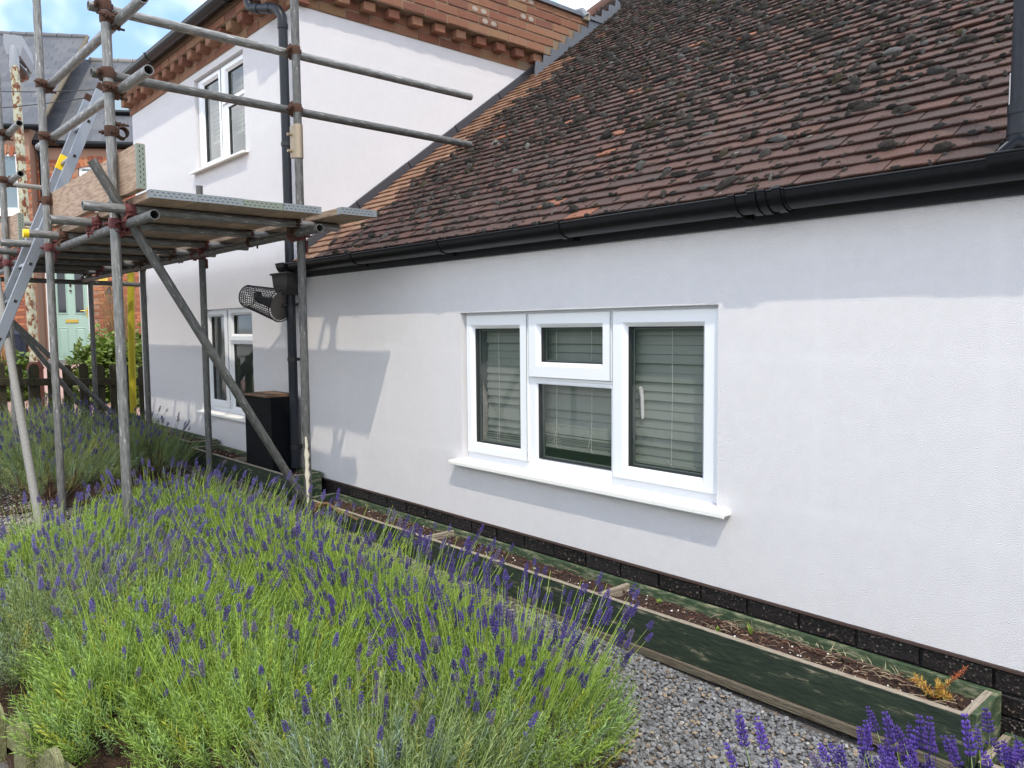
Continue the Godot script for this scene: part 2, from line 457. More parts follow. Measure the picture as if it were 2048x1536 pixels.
	M.ground = mat(Color(1, 1, 1), 1.0, ramp_tex(speck, 512, [[0.0, Color(0.26, 0.24, 0.22)], [0.5, Color(0.45, 0.43, 0.41)], [1.0, Color(0.62, 0.60, 0.57)]]), Vector3(2.2, 2.2, 2.2), t_speckbump, 1.5)
	M.earth = mat(Color(1, 1, 1), 1.0, ramp_tex(speck, 512, [[0.0, Color(0.15, 0.10, 0.07)], [0.6, Color(0.33, 0.24, 0.17)], [1.0, Color(0.55, 0.45, 0.34)]]), Vector3(2.2, 2.2, 2.2), t_speckbump, 1.5)
	M.added_lane = mat(L(0.46, 0.44, 0.41), 0.95, t_fine, Vector3(1.1, 1.1, 1.1), t_bump, 0.4)
	M.paving = mat(Color(1, 1, 1), 0.95, ramp_tex(speck, 512, [[0.0, Color(0.56, 0.44, 0.41)], [1.0, Color(0.72, 0.60, 0.56)]]), Vector3(1.5, 1.5, 1.5))
	M.stone = mat(Color(1, 1, 1), 0.9)
	M.stone.vertex_color_use_as_albedo = true
	M.bits = mat(Color(1, 1, 1), 0.9)
	M.bits.vertex_color_use_as_albedo = true
	M.leaf = leafy(Color(1, 1, 1), Color(0.75, 0.75, 0.55))
	M.stem = leafy(Color(1, 1, 1), Color(0.4, 0.42, 0.3))
	M.flower = leafy(Color(1, 1, 1), Color(0.45, 0.4, 0.55), 0.7)
	# glass
	M.glass = StandardMaterial3D.new()
	M.glass.transparency = BaseMaterial3D.TRANSPARENCY_ALPHA
	M.glass.albedo_color = Color(0.22, 0.30, 0.26, 0.25)
	M.glass.roughness = 0.03
	M.glass.metallic_specular = 0.62
	M.slat = mat(L(0.26, 0.285, 0.245), 0.5)  # dim room and green reflection put into the colour of the cream slats
	M.cord = mat(L(0.62, 0.61, 0.55), 0.8)
	M.curtain = mat(L(0.42, 0.40, 0.30), 0.9)
	M.mint = mat(L(0.33, 0.46, 0.385), 0.5)
	M.gold = mat(L(0.70, 0.46, 0.10), 0.3, null, Vector3.ZERO, null, 0.0, 0.8)
	M.white_paint = mat(L(0.78, 0.78, 0.76), 0.5)
	M.far_pane = mat(L(0.16, 0.22, 0.25), 0.08)
	M.dark_pane = mat(L(0.02, 0.025, 0.03), 0.05)
	var t_pole := ramp_tex(cloud, 512, [[0.0, Color(0.62, 0.65, 0.60)], [0.52, Color(0.68, 0.68, 0.58)], [0.57, Color(0.58, 0.52, 0.38)], [0.61, Color(0.42, 0.22, 0.12)], [1.0, Color(0.32, 0.14, 0.08)]])
	M.pole = mat(Color(1, 1, 1), 0.8, t_pole, Vector3(2.2, 1.1, 2.2), t_bump, 0.4)
	M.pole_base = mat(L(0.13, 0.045, 0.03), 0.85, t_rust, Vector3(5, 5, 5))
	M.lamp_grey = mat(L(0.24, 0.26, 0.29), 0.5)
	M.wire = mat(L(0.02, 0.02, 0.022), 0.6)
	M.butt = mat(L(0.02, 0.028, 0.05), 0.35)
	M.concrete = mat(L(0.30, 0.29, 0.27), 0.95, t_fine, Vector3(3, 3, 3), t_bump, 0.4)

# ---------------------------------------------------------------- camera, sky, sun
func sky_image() -> Image:
	var w := 1024
	var h := 512
	var f := FastNoiseLite.new()
	f.seed = 50
	f.noise_type = FastNoiseLite.TYPE_SIMPLEX_SMOOTH
	f.frequency = 1.0
	f.fractal_octaves = 6
	f.fractal_gain = 0.55
	f.domain_warp_enabled = true
	f.domain_warp_amplitude = 0.5
	f.domain_warp_frequency = 0.8
	var im := Image.create(w, h, false, Image.FORMAT_RGBF)
	for y in h:
		var el := (0.5 - (y + 0.5) / h) * PI
		var s := sin(el)
		for x in w:
			var th := (x + 0.5) / w * TAU
			var c: Color
			if s > -0.02:
				var k := pow(1.0 - clampf(s, 0.0, 1.0), 2.6)
				c = Color(0.15, 0.29, 0.58).lerp(Color(0.34, 0.47, 0.62), k)
				var d := Vector3(cos(el) * sin(th), s, -cos(el) * cos(th))
				var q := Vector3(d.x / (s + 0.28), 0.0, d.z / (s + 0.28))
				var nv := f.get_noise_3d(q.x * 1.1, 3.0, q.z * 1.9) * 0.6 + f.get_noise_3d(q.x * 0.45, 9.0, q.z * 0.45) * 0.6
				var cl := smoothstep(-0.30, 0.30, nv)
				c = c.lerp(Color(1.55, 1.55, 1.55), cl * 0.9)
			else:
				c = Color(0.34, 0.33, 0.30)
			im.set_pixel(x, y, c)
	return im

func make_view() -> void:
	var cam := Camera3D.new()
	cam.name = "camera"
	add_child(cam)
	var yaw := deg_to_rad(41.7457)
	var pitch := deg_to_rad(4.0737)
	var roll := deg_to_rad(-0.5316)
	var fw := Vector3(-cos(yaw) * cos(pitch), -sin(pitch), -sin(yaw) * cos(pitch))
	var r := fw.cross(Vector3.UP).normalized()
	var u := r.cross(fw)
	var r2 := r * cos(roll) + u * sin(roll)
	var u2 := u * cos(roll) - r * sin(roll)
	cam.transform = Transform3D(Basis(r2, u2, -fw), Vector3(0.0, 1.55, 2.8037))
	cam.fov = rad_to_deg(2.0 * atan(768.0 / 1567.88))
	cam.near = 0.05
	cam.far = 400.0
	cam.current = true
	var we := WorldEnvironment.new()
	we.name = "world_environment"
	var e := Environment.new()
	e.background_mode = Environment.BG_SKY
	var sm := PanoramaSkyMaterial.new()
	sm.panorama = ImageTexture.create_from_image(sky_image())
	var sk := Sky.new()
	sk.sky_material = sm
	e.sky = sk
	e.background_energy_multiplier = 1.53
	e.tonemap_mode = Environment.TONE_MAPPER_LINEAR
	e.tonemap_exposure = 1.43
	e.sdfgi_enabled = true
	e.ssao_enabled = true
	e.ssil_enabled = true
	we.environment = e
	add_child(we)
	var sun := DirectionalLight3D.new()
	sun.name = "sun"
	add_child(sun)
	sun.look_at_from_position(Vector3.ZERO, SUN_DIR.normalized(), Vector3.UP)
	sun.light_energy = 0.64
	sun.light_color = Color(1.0, 0.955, 0.88)
	sun.light_angular_distance = 0.7
	sun.shadow_enabled = true

# ---------------------------------------------------------------- ground
func make_ground() -> void:
	var b := MB.new()
	var xs := [-70.0, -40.0, -25.0, -17.8, -14.0, -11.5, -9.6, -8.0, -6.0, -4.0, -2.5, -1.2, 0.0, 2.0, 6.0, 15.0, 60.0]
	var zs := [-60.0, -20.0, -6.0, -2.0, 0.0, 1.0, 2.0, 3.0, 5.0, 10.0, 25.0, 60.0]
	for a in xs.size() - 1:
		for c in zs.size() - 1:
			var p := func(x: float, z: float) -> Vector3: return Vector3(x, ground_y(x, z) - 0.004, z)
			b.quad(p.call(xs[a], zs[c + 1]), p.call(xs[a + 1], zs[c + 1]), p.call(xs[a + 1], zs[c]), p.call(xs[a], zs[c]))
	structure("ground", b.mesh(), M.ground, "grey gravelly ground around the cottage")
	# bare earth under the lavender
	b = MB.new()
	sheet(b, -5.3, -1.55, 0.95, 2.42, 10, 6, 0.004, 0.02)
	sheet(b, -9.4, -6.2, 0.42, 2.3, 8, 5, 0.004, 0.02)
	structure("flower_bed", b.mesh(), M.earth, "brown earth of the lavender bed")
	b = MB.new()
	sheet(b, -30.0, 20.0, 2.75, 9.0, 20, 3, 0.006, 0.0)
	structure("added_lane", b.mesh(), M.added_lane, "pale concrete lane beyond the near fence, unseen and put in to bounce light")  # unseen pale ground, added to throw fill light up onto the white wall
	b = MB.new()
	sheet(b, -17.3, -10.15, -8.0, 2.7, 12, 8, 0.006, 0.0)
	structure("driveway", b.mesh(), M.paving, "pinkish paved driveway beyond the dark picket fence")

func sheet(b: MB, x0: float, x1: float, z0: float, z1: float, nx: int, nz: int, lift: float, wob: float) -> void:
	var f := FastNoiseLite.new()
	f.seed = 3
	f.frequency = 1.7
	for a in nx:
		for c in nz:
			var q := []
			for o in [[0, 1], [1, 1], [1, 0], [0, 0]]:
				var x := lerpf(x0, x1, float(a + o[0]) / nx)
				var z := lerpf(z0, z1, float(c + o[1]) / nz)
				q.append(Vector3(x, ground_y(x, z) + lift + absf(f.get_noise_2d(x, z)) * wob, z))
			b.quad(q[0], q[1], q[2], q[3])

func rock(sd: int) -> ArrayMesh:
	var r := RandomNumberGenerator.new()
	r.seed = sd
	var b := MB.new()
	var rings := [[Vector3(0, -0.8, 0)], [], [], [Vector3(0, 0.85, 0)]]
	for k in 2:
		for s in 5:
			var a := TAU * (s + 0.5 * k) / 5.0 + r.randf_range(-0.3, 0.3)
			rings[k + 1].append(Vector3(cos(a) * r.randf_range(0.8, 1.15), (-0.35 if k == 0 else 0.4) + r.randf_range(-0.2, 0.2), sin(a) * r.randf_range(0.75, 1.1)))
	for s in 5:
		var s2 := (s + 1) % 5
		b.tri(rings[0][0], rings[1][s], rings[1][s2])
		b.tri(rings[1][s], rings[2][s], rings[1][s2])
		b.tri(rings[1][s2], rings[2][s], rings[2][s2])
		b.tri(rings[2][s], rings[3][0], rings[2][s2])
	return b.mesh()

func make_gravel() -> void:
	var kinds := [rock(1), rock(2), rock(3)]
	var zones := [[-2.7, 0.1, 0.31, 1.6, 27000, 0], [-5.0, -2.7, 0.30, 0.78, 5000, 1], [-8.2, -3.6, 1.55, 2.75, 15000, 2], [-0.9, 0.4, 1.3, 2.2, 1500, 0], [-9.5, -5.0, 0.28, 0.6, 1500, 1]]
	var labels := ["grey crushed stone gravel between the lavender and the green trough", "dry mixed gravel and litter along the foot of the trough", "pale gravel path crossing in front of the far lavender", "grey gravel beside the nearest lavender", "gravel strip along the upper troughs"]
	for zi in zones.size():
		var z: Array = zones[zi]
		var o := Node3D.new()
		o.name = numbered(self, "gravel")
		add_child(o)
		tag(o, labels[zi], "gravel", "", "stuff")
		for k in 3:
			var xf := []
			var cs := []
			for q in z[4] / 3:
				var x := rnd(z[0], z[1])
				var zz := rnd(z[2], z[3])
				var s := rnd(0.0045, 0.0092) * (1.0 if z[5] != 1 else 0.85)
				var bs := Basis.from_euler(Vector3(rnd(0, TAU), rnd(0, TAU), rnd(0, TAU))).scaled(Vector3(s * rnd(0.9, 1.4), s * rnd(0.6, 1.0), s * rnd(0.8, 1.2)))
				xf.append(Transform3D(bs, Vector3(x, ground_y(x, zz) + s * 0.25 + rnd(-0.003, 0.006), zz)))
				var g := rnd(0.10, 0.255)
				var c := Color(g * 0.97, g * 0.985, g)
				if z[5] == 2: c = Color(g * 1.6, g * 1.5, g * 1.35)
				if z[5] == 1: c = Color(g * 1.15, g * 1.05, g * 0.85)
				if rng.randf() < 0.09: c = Color(g * 1.5, g * 1.15, g * 0.8)
				if rng.randf() < 0.025: c = Color(g * 1.7, g * 1.65, g * 1.55)
				cs.append(c)
			many(o, "stones", kinds[k], M.stone, xf, cs)

# ---------------------------------------------------------------- the cottage
func wall_panel(b: MB, x0: float, x1: float, y0: float, y1: float, zf: float, th: float, holes: Array) -> void:
	var xs := [x0, x1]
	var ys := [y0, y1]
	for h in holes:
		xs.append_array([h[0], h[1]])
		ys.append_array([h[2], h[3]])
	xs.sort()
	ys.sort()
	for a in xs.size() - 1:
		for c in ys.size() - 1:
			if xs[a + 1] - xs[a] < 1e-5 or ys[c + 1] - ys[c] < 1e-5:
				continue
			var mx: float = (xs[a] + xs[a + 1]) / 2
			var my: float = (ys[c] + ys[c + 1]) / 2
			var inside := false
			for h in holes:
				if mx > h[0] and mx < h[1] and my > h[2] and my < h[3]: inside = true
			if inside: continue
			b.quad(Vector3(xs[a], ys[c], zf), Vector3(xs[a + 1], ys[c], zf), Vector3(xs[a + 1], ys[c + 1], zf), Vector3(xs[a], ys[c + 1], zf))
			b.quad(Vector3(xs[a + 1], ys[c], zf - th), Vector3(xs[a], ys[c], zf - th), Vector3(xs[a], ys[c + 1], zf - th), Vector3(xs[a + 1], ys[c + 1], zf - th))
	for h in holes:
		b.quad(Vector3(h[0], h[2], zf - th), Vector3(h[0], h[3], zf - th), Vector3(h[0], h[3], zf), Vector3(h[0], h[2], zf))
		b.quad(Vector3(h[1], h[3], zf - th), Vector3(h[1], h[2], zf - th), Vector3(h[1], h[2], zf), Vector3(h[1], h[3], zf))
		b.quad(Vector3(h[0], h[3], zf - th), Vector3(h[1], h[3], zf - th), Vector3(h[1], h[3], zf), Vector3(h[0], h[3], zf))
		b.quad(Vector3(h[1], h[2], zf - th), Vector3(h[0], h[2], zf - th), Vector3(h[0], h[2], zf), Vector3(h[1], h[2], zf))
	b.quad(Vector3(x0, y0, zf), Vector3(x0, y1, zf), Vector3(x0, y1, zf - th), Vector3(x0, y0, zf - th))
	b.quad(Vector3(x1, y1, zf), Vector3(x1, y0, zf), Vector3(x1, y0, zf - th), Vector3(x1, y1, zf - th))
	b.quad(Vector3(x0, y1, zf), Vector3(x1, y1, zf), Vector3(x1, y1, zf - th), Vector3(x0, y1, zf - th))
	b.quad(Vector3(x1, y0, zf), Vector3(x0, y0, zf), Vector3(x0, y0, zf - th), Vector3(x1, y0, zf - th))

# lights: [x0, x1, y0, y1, glass x0, x1, y0, y1, is a sash]
func window(house: Node3D, o: Array, zf: float, lights: Array, bars: Array, label: String, handle := false) -> void:
	var b := MB.new()
	b.frame(o[0], o[1], o[2], o[3], [Vector2(0.0, zf - 0.075), Vector2(0.0, zf), Vector2(0.036, zf), Vector2(0.042, zf - 0.006), Vector2(0.042, zf - 0.075)])
	for r in bars:
		b.box(Vector3(r[0], r[2], zf - 0.07), Vector3(r[1], r[3], zf - 0.002), 0.004)
	var w := part(house, "window", b.mesh(), M.pvc, Transform3D.IDENTITY, "", label)
	for l in lights:
		var gi: float = l[4] - l[0]
		if l[8]:
			b = MB.new()
			var x0: float = l[0]
			# the rails may differ in width: build the sash as two frames, a flat one and a bevelled one round the glass
			var fr := MB.new()
			ring(fr, [l[0], l[1], l[2], l[3]], [l[0] + 0.004, l[1] - 0.004, l[2] + 0.004, l[3] - 0.004], zf - 0.01, zf + 0.014, true)
			ring(fr, [l[0] + 0.004, l[1] - 0.004, l[2] + 0.004, l[3] - 0.004], [l[4] - 0.024, l[5] + 0.024, l[6] - 0.024, l[7] + 0.024], zf + 0.018, zf + 0.018)
			ring(fr, [l[4] - 0.024, l[5] + 0.024, l[6] - 0.024, l[7] + 0.024], [l[4] - 0.020, l[5] + 0.020, l[6] - 0.020, l[7] + 0.020], zf + 0.018, zf + 0.014)
			ring(fr, [l[4] - 0.020, l[5] + 0.020, l[6] - 0.020, l[7] + 0.020], [l[4] - 0.004, l[5] + 0.004, l[6] - 0.004, l[7] + 0.004], zf + 0.014, zf - 0.004)
			part(w, "sash", fr.mesh(), M.pvc)
			b = fr
		else:
			var fr2 := MB.new()
			ring(fr2, [l[0], l[1], l[2], l[3]], [l[4] - 0.020, l[5] + 0.020, l[6] - 0.020, l[7] + 0.020], zf + 0.001, zf + 0.001)
			ring(fr2, [l[4] - 0.020, l[5] + 0.020, l[6] - 0.020, l[7] + 0.020], [l[4] - 0.004, l[5] + 0.004, l[6] - 0.004, l[7] + 0.004], zf + 0.001, zf - 0.014)
			part(w, "glazing_bead", fr2.mesh(), M.pvc)
		var g := MB.new()
		ring(g, [l[4] - 0.004, l[5] + 0.004, l[6] - 0.004, l[7] + 0.004], [l[4] + 0.001, l[5] - 0.001, l[6] + 0.001, l[7] - 0.001], zf - 0.006, zf - 0.02)
		ring(g, [l[4] + 0.001, l[5] - 0.001, l[6] + 0.001, l[7] - 0.001], [l[4] + 0.001, l[5] - 0.001, l[6] + 0.001, l[7] - 0.001], zf - 0.02, zf - 0.05)
		part(w, "gasket", g.mesh(), M.gasket)
		var p := MB.new()
		p.quad(Vector3(l[4], l[6], zf - 0.018), Vector3(l[5], l[6], zf - 0.018), Vector3(l[5], l[7], zf - 0.018), Vector3(l[4], l[7], zf - 0.018))
		part(w, "pane", p.mesh(), M.glass)
		# spacer bar of the double glazing
		var sp := MB.new()
		ring(sp, [l[4], l[5], l[6], l[7]], [l[4] + 0.008, l[5] - 0.008, l[6] + 0.008, l[7] - 0.008], zf - 0.036, zf - 0.036)
		part(w, "spacer", sp.mesh(), M.steel)
	if handle:
		var hb := MB.new()
		var l2: Array = lights[lights.size() - 1]
		var hx: float = l2[4] + 0.02
		hb.rod([Vector3(hx, 1.265, zf - 0.062), Vector3(hx, 1.255, zf - 0.068), Vector3(hx + 0.004, 1.22, zf - 0.072), Vector3(hx + 0.007, 1.13, zf - 0.072), Vector3(hx + 0.007, 1.115, zf - 0.072)], [0.008, 0.011, 0.010, 0.009, 0.005], 8)
		part(w, "handle", hb.mesh(), M.pvc_old)

func ring(b: MB, A: Array, B: Array, za: float, zb: float, side := false) -> void:
	var a := [Vector3(A[0], A[2], za), Vector3(A[1], A[2], za), Vector3(A[1], A[3], za), Vector3(A[0], A[3], za)]
	var c := [Vector3(B[0], B[2], zb), Vector3(B[1], B[2], zb), Vector3(B[1], B[3], zb), Vector3(B[0], B[3], zb)]
	for s in 4:
		b.quad(a[s], a[(s + 1) % 4], c[(s + 1) % 4], c[s])

func sill(house: Node3D, x0: float, x1: float, top: float, out: float) -> void:
	var b := MB.new()
	b.ext(PackedVector2Array([Vector2(-0.07, top - 0.004), Vector2(0.0, top - 0.016), Vector2(out - 0.012, top - 0.016), Vector2(out - 0.012, top - 0.024), Vector2(out - 0.002, top - 0.024), Vector2(out, top - 0.020), Vector2(out, top - 0.004), Vector2(out - 0.003, top - 0.002), Vector2(-0.07, top + 0.004)]), -x1, -x0, Transform3D(Basis(Vector3(0, 0, 1), Vector3(0, 1, 0), Vector3(-1, 0, 0)), Vector3.ZERO))
	part(house, "window_sill", b.mesh(), M.sill)

func brick_mesh(k: int, l := 0.215, h := 0.065, d := 0.10) -> ArrayMesh:      # local x: length, z: outward face at 0
	var key := "brick%d_%.3f_%.3f_%.3f" % [k, l, h, d]
	if not G.has(key):
		var r := RandomNumberGenerator.new()
		r.seed = 40 + k
		var b := MB.new()
		b.box(Vector3(-l / 2, -h / 2, -d), Vector3(l / 2, h / 2, 0.0), 0.004, Transform3D.IDENTITY, 0.0022, r)
		G[key] = b.mesh()
	return G[key]

func make_house() -> Node3D:
	var h := thing("house", Vector3(CORNER, 0.2, 0.0), "white rendered cottage with mossy tiled roof, brick eaves and black gutters", "house")
	# front walls
	var gw := [-7.57, -6.45, 0.80, 1.75]
	var uw := [-7.57, -6.46, 3.045, 3.885]
	var bw := [-3.585, -1.857, 0.795, 1.64]
	var b := MB.new()
	wall_panel(b, -9.45, CORNER, 0.2, 3.95, 0.0, 0.26, [gw, uw])
	part(h, "wall", b.mesh(), M.render)
	b = MB.new()
	wall_panel(b, CORNER, 3.5, 0.45, 1.96, 0.0, 0.26, [bw])
	part(h, "wall", b.mesh(), M.render)
	# side wall of the tall block above the tiled roof
	b = MB.new()
	b.box(Vector3(CORNER - 0.25, 0.3, -4.6), Vector3(CORNER, 3.95, -0.26))
	part(h, "wall", b.mesh(), M.render)
	# end and back walls, floors between the rooms
	b = MB.new()
	b.box(Vector3(-9.45, 0.2, -4.6), Vector3(-9.2, 3.95, -0.26))
	b.box(Vector3(-9.2, 0.2, -4.6), Vector3(CORNER - 0.25, 3.95, -4.4))
	b.box(Vector3(CORNER, 0.0, -9.0), Vector3(3.5, 2.1, -8.75))
	b.box(Vector3(3.25, 0.0, -8.75), Vector3(3.5, 2.0, -0.26))
	part(h, "back_wall", b.mesh(), M.render)
	b = MB.new()
	b.box(Vector3(-9.2, 2.25, -4.4), Vector3(CORNER - 0.25, 2.45, -0.262))
	b.box(Vector3(-9.2, 0.21, -4.4), Vector3(CORNER - 0.25, 0.36, -0.262))
	b.box(Vector3(-9.2, 3.9, -4.4), Vector3(CORNER - 0.25, 4.0, -0.262))
	b.box(Vector3(CORNER + 0.002, 0.21, -8.7), Vector3(3.24, 0.36, -0.262))
	b.box(Vector3(CORNER + 0.002, 0.36, -3.2), Vector3(3.24, 1.99, -3.1))
	b.box(Vector3(CORNER + 0.002, 1.99, -3.2), Vector3(3.24, 2.05, -0.262))
	part(h, "room", b.mesh(), M.room)
	# plinth under the low wall: painted bricks one by one
	b = MB.new()
	b.box(Vector3(CORNER, 0.0, -0.2), Vector3(3.5, 0.448, -0.024))
	var pl := part(h, "plinth", b.mesh(), M.plinth_mortar)
	b = MB.new()
	b.box(Vector3(CORNER, 0.436, -0.03), Vector3(3.5, 0.4485, 0.003), 0.002)
	part(h, "render_bead", b.mesh(), M.bead)
	for c in 4:
		for k in 40:
			var x := -2.168 + 0.226 * (k - 15 + (0.5 if c % 2 else 0.0))
			if x < CORNER or x > 3.3: continue
			if c > 0 and x < -1.3: continue
			var y := 0.396 - 0.076 * c
			part(pl, "brick", brick_mesh(k % 5, 0.216, 0.066), M.plinth if (k * 7 + c) % 3 else M.plinth_b, Transform3D(Basis.from_euler(Vector3(rnd(-0.01, 0.01), rnd(-0.01, 0.01), rnd(-0.012, 0.012))), Vector3(x + 0.113, y + rnd(-0.002, 0.002), -0.012 + rnd(-0.003, 0.003))))
	# windows
	var zf := -0.05
	window(h, bw, zf, [
		[-3.572, -3.058, 0.832, 1.628, -3.512, -3.135, 0.897, 1.545, true],
		[-3.046, -2.472, 1.290, 1.628, -2.965, -2.545, 1.375, 1.548, true],
		[-3.046, -2.472, 0.812, 1.290, -2.99, -2.483, 0.862, 1.258, false],
		[-2.460, -1.870, 0.832, 1.628, -2.376, -1.968, 0.897, 1.548, true]],
		[[-3.072, -3.032, 0.83, 1.605], [-2.486, -2.446, 0.83, 1.605], [-3.04, -2.48, 1.255, 1.300]], "wide white casement window over the long trough", true)
	sill(h, -3.64, -1.787, 0.786, 0.061)
	window(h, gw, zf, [
		[-7.56, -7.055, 0.84, 1.738, -7.49, -7.16, 0.905, 1.68, true],
		[-7.035, -6.46, 1.46, 1.738, -6.96, -6.545, 1.525, 1.685, true],
		[-7.035, -6.46, 0.82, 1.46, -6.98, -6.52, 0.865, 1.425, false]],
		[[-7.065, -7.025, 0.84, 1.715], [-7.03, -6.47, 1.43, 1.475]], "white casement window behind the scaffold brace")
	sill(h, -7.66, -6.38, 0.785, 0.06)
	window(h, uw, zf, [
		[-7.56, -7.025, 3.075, 3.872, -7.455, -7.095, 3.125, 3.815, true],
		[-7.005, -6.47, 3.545, 3.872, -6.905, -6.525, 3.60, 3.81, true],
		[-7.005, -6.47, 3.07, 3.545, -6.915, -6.505, 3.10, 3.51, false]],
		[[-7.035, -6.995, 3.08, 3.85], [-7.0, -6.48, 3.515, 3.56]], "white casement window under the brick eaves")
	sill(h, -7.63, -6.40, 3.045, 0.055)
	# recess border above the upper window stays part of the wall; bricks of the eaves
	eaves_bricks(h)
	tiled_roof(h)
	rainwater(h)
	return h

func eaves_bricks(h: Node3D) -> void:
	var b := MB.new()
	# mortar core: front band and side band, the upper courses stand proud
	b.box(Vector3(-9.48, 3.945, -0.2), Vector3(CORNER + 0.004, 4.19, 0.006))
	b.box(Vector3(CORNER - 0.2, 3.945, -3.6), Vector3(CORNER + 0.006, 4.56, -0.2))
	b.box(Vector3(CORNER, 4.099, -3.55), Vector3(CORNER + 0.121, 4.555, 0.05))
	b.box(Vector3(-9.5, 4.099, -0.15), Vector3(CORNER - 0.001, 4.19, 0.095))
	var core := part(h, "brick_eaves", b.mesh(), M.mortar)
	var face := Basis(Vector3(0, 0, -1), Vector3(0, 1, 0), Vector3(1, 0, 0))       # bricks on the side wall look towards +x
	var pick := func() -> Material: return M.brick[[0, 1, 2, 3, 0, 1, 4, 2, 5][rng.randi() % 9]]
	for c in 8:
		var y := 3.982 + 0.0765 * c
		var out := 0.011 if c < 1 else 0.128
		if c == 1:      # dentil course: a header every brick length
			for k in 17:
				var z := -0.13 - 0.2255 * k
				if z < -2.45: continue
				part(core, "dentil", brick_mesh(k % 5, 0.102, 0.068, 0.105), pick.call(), Transform3D(face, Vector3(CORNER + 0.092, y - 0.002, z)))
				part(core, "brick", brick_mesh(k % 3, 0.11, 0.066, 0.05), pick.call(), Transform3D(face, Vector3(CORNER + 0.010, y, z - 0.113)))
			continue
		var z2 := 0.035 - (0.1125 if c % 2 else 0.0)
		while z2 > -3.5:
			var l := 0.215
			var zc := z2 - l / 2
			# the courses stop where the tiled roof climbs past them
			if y > ROOF_Y - SLOPE * (zc - l / 2) + 0.10:
				var m: Material = pick.call()
				part(core, "brick", brick_mesh(rng.randi() % 5, l), m, Transform3D(face * Basis.from_euler(Vector3(rnd(-0.01, 0.01), rnd(-0.01, 0.01), rnd(-0.008, 0.008))), Vector3(CORNER + out + rnd(-0.002, 0.003), y, zc)))
				if c >= 3 and rng.randf() < 0.13:      # pale frogs of a few reused bricks
					for q in [-0.048, 0.048]:
						var fb := MB.new()
						fb.lathe([Vector2(0.001, 0.002), Vector2(0.03, 0.0015), Vector2(0.034, 0.0)], 10, Transform3D(Basis(Vector3(0, 0, 1), Vector3(1, 0, 0), Vector3(0, 0.62, 0)), Vector3(CORNER + out + 0.0035, y, zc + q)))
						part(core, "pale_patch", fb.mesh(), M.brick_pale)
			z2 -= 0.2255
	# front band
	for c in 3:
		var y := 3.982 + 0.0765 * c
		if c == 1:
			for k in 18:
				var x := -9.42 + 0.2255 * k
				part(core, "dentil", brick_mesh(k % 5, 0.102, 0.068, 0.105), pick.call(), at(x, y - 0.002, 0.104))
				if k < 17: part(core, "brick", brick_mesh(k % 3, 0.11, 0.066, 0.05), pick.call(), at(x + 0.113, y, 0.010))
			continue
		var x2 := -9.49 + (0.1125 if c % 2 else 0.0)
		while x2 < CORNER - 0.15:
			part(core, "brick", brick_mesh(rng.randi() % 5), pick.call(), at(x2 + 0.108, y, (0.012 if c == 0 else 0.102) + rnd(-0.002, 0.002)))
			x2 += 0.2255
	b = MB.new()
	b.box(Vector3(-9.52, 4.172, -0.1), Vector3(CORNER + 0.05, 4.20, 0.112), 0.004)
	b.box(Vector3(-9.52, 4.201, -0.1), Vector3(CORNER + 0.05, 4.27, 0.105), 0.004)
	part(h, "soffit_board", b.mesh(), M.lid)
	# lead cap along the top of the side wall and the stepped flashing where the tiles meet it
	b = MB.new()
	b.ext(PackedVector2Array([Vector2(0.147, 4.548), Vector2(0.152, 4.552), Vector2(0.15, 4.585), Vector2(-0.25, 4.60), Vector2(-0.25, 4.565), Vector2(0.07, 4.562)]), -3.65, 0.06, Transform3D(Basis.IDENTITY, Vector3(CORNER, 0, 0)))
	part(h, "lead_cap", b.mesh(), M.lead)
	b = MB.new()
	var saw := PackedVector2Array()
	var zz := -2.30
	while zz > -3.45:
		var yl := ROOF_Y - SLOPE * zz
		saw.append(Vector2(zz, yl + 0.10))
		saw.append(Vector2(zz - 0.012, yl + 0.175))
		zz -= 0.1025
	saw.append(Vector2(-3.5, ROOF_Y + SLOPE * 3.5 + 0.10))
	saw.append(Vector2(-3.5, ROOF_Y + SLOPE * 3.5 + 0.0))
	saw.append(Vector2(-2.30, ROOF_Y + SLOPE * 2.30 + 0.0))
	b.ext(saw, -0.003, 0.003, Transform3D(Basis(Vector3(0, 0, 1), Vector3(0, 1, 0), Vector3(-1, 0, 0)), Vector3(CORNER + 0.136, 0, 0)))
	part(h, "stepped_flashing", b.mesh(), M.lead)
	b = MB.new()
	b.rod([Vector3(CORNER + 0.04, 4.60, -2.93), Vector3(CORNER + 0.12, 4.60, -2.95), Vector3(CORNER + 0.15, 4.55, -2.97)], [0.045, 0.05, 0.045], 8)
	part(h, "lead_roll", b.mesh(), M.lead)
	b = MB.new()
	b.box(Vector3(CORNER + 0.06, 4.52, -3.02), Vector3(CORNER + 0.17, 4.60, -2.94), 0.006)
	part(h, "timber_end", b.mesh(), M.weathered)
	# slim dark trim where the tiles meet the render
	b = MB.new()
	for s in 5:
		var s0 := 0.02 + 0.62 * s
		var s1 := minf(s0 + 0.612, 3.07)
		var cs := 1.0 / sqrt(1.0 + SLOPE * SLOPE)
		var xf := Transform3D(Basis(Vector3(1, 0, 0), Vector3(0, cs, SLOPE * cs), Vector3(0, -SLOPE * cs, cs)), Vector3(CORNER, ROOF_Y + 0.0, 0.0))
		b.box(Vector3(0.001, 0.0, -s1), Vector3(0.022, 0.085 + 0.002 * (s % 2), -s0), 0.004, xf)
	part(h, "abutment_trim", b.mesh(), M.trim)
	# flat lead roof over the tall block
	b = MB.new()
	b.box(Vector3(-9.5, 4.22, -4.65), Vector3(CORNER - 0.2, 4.30, -0.1))
	part(h, "flat_roof", b.mesh(), M.lead)

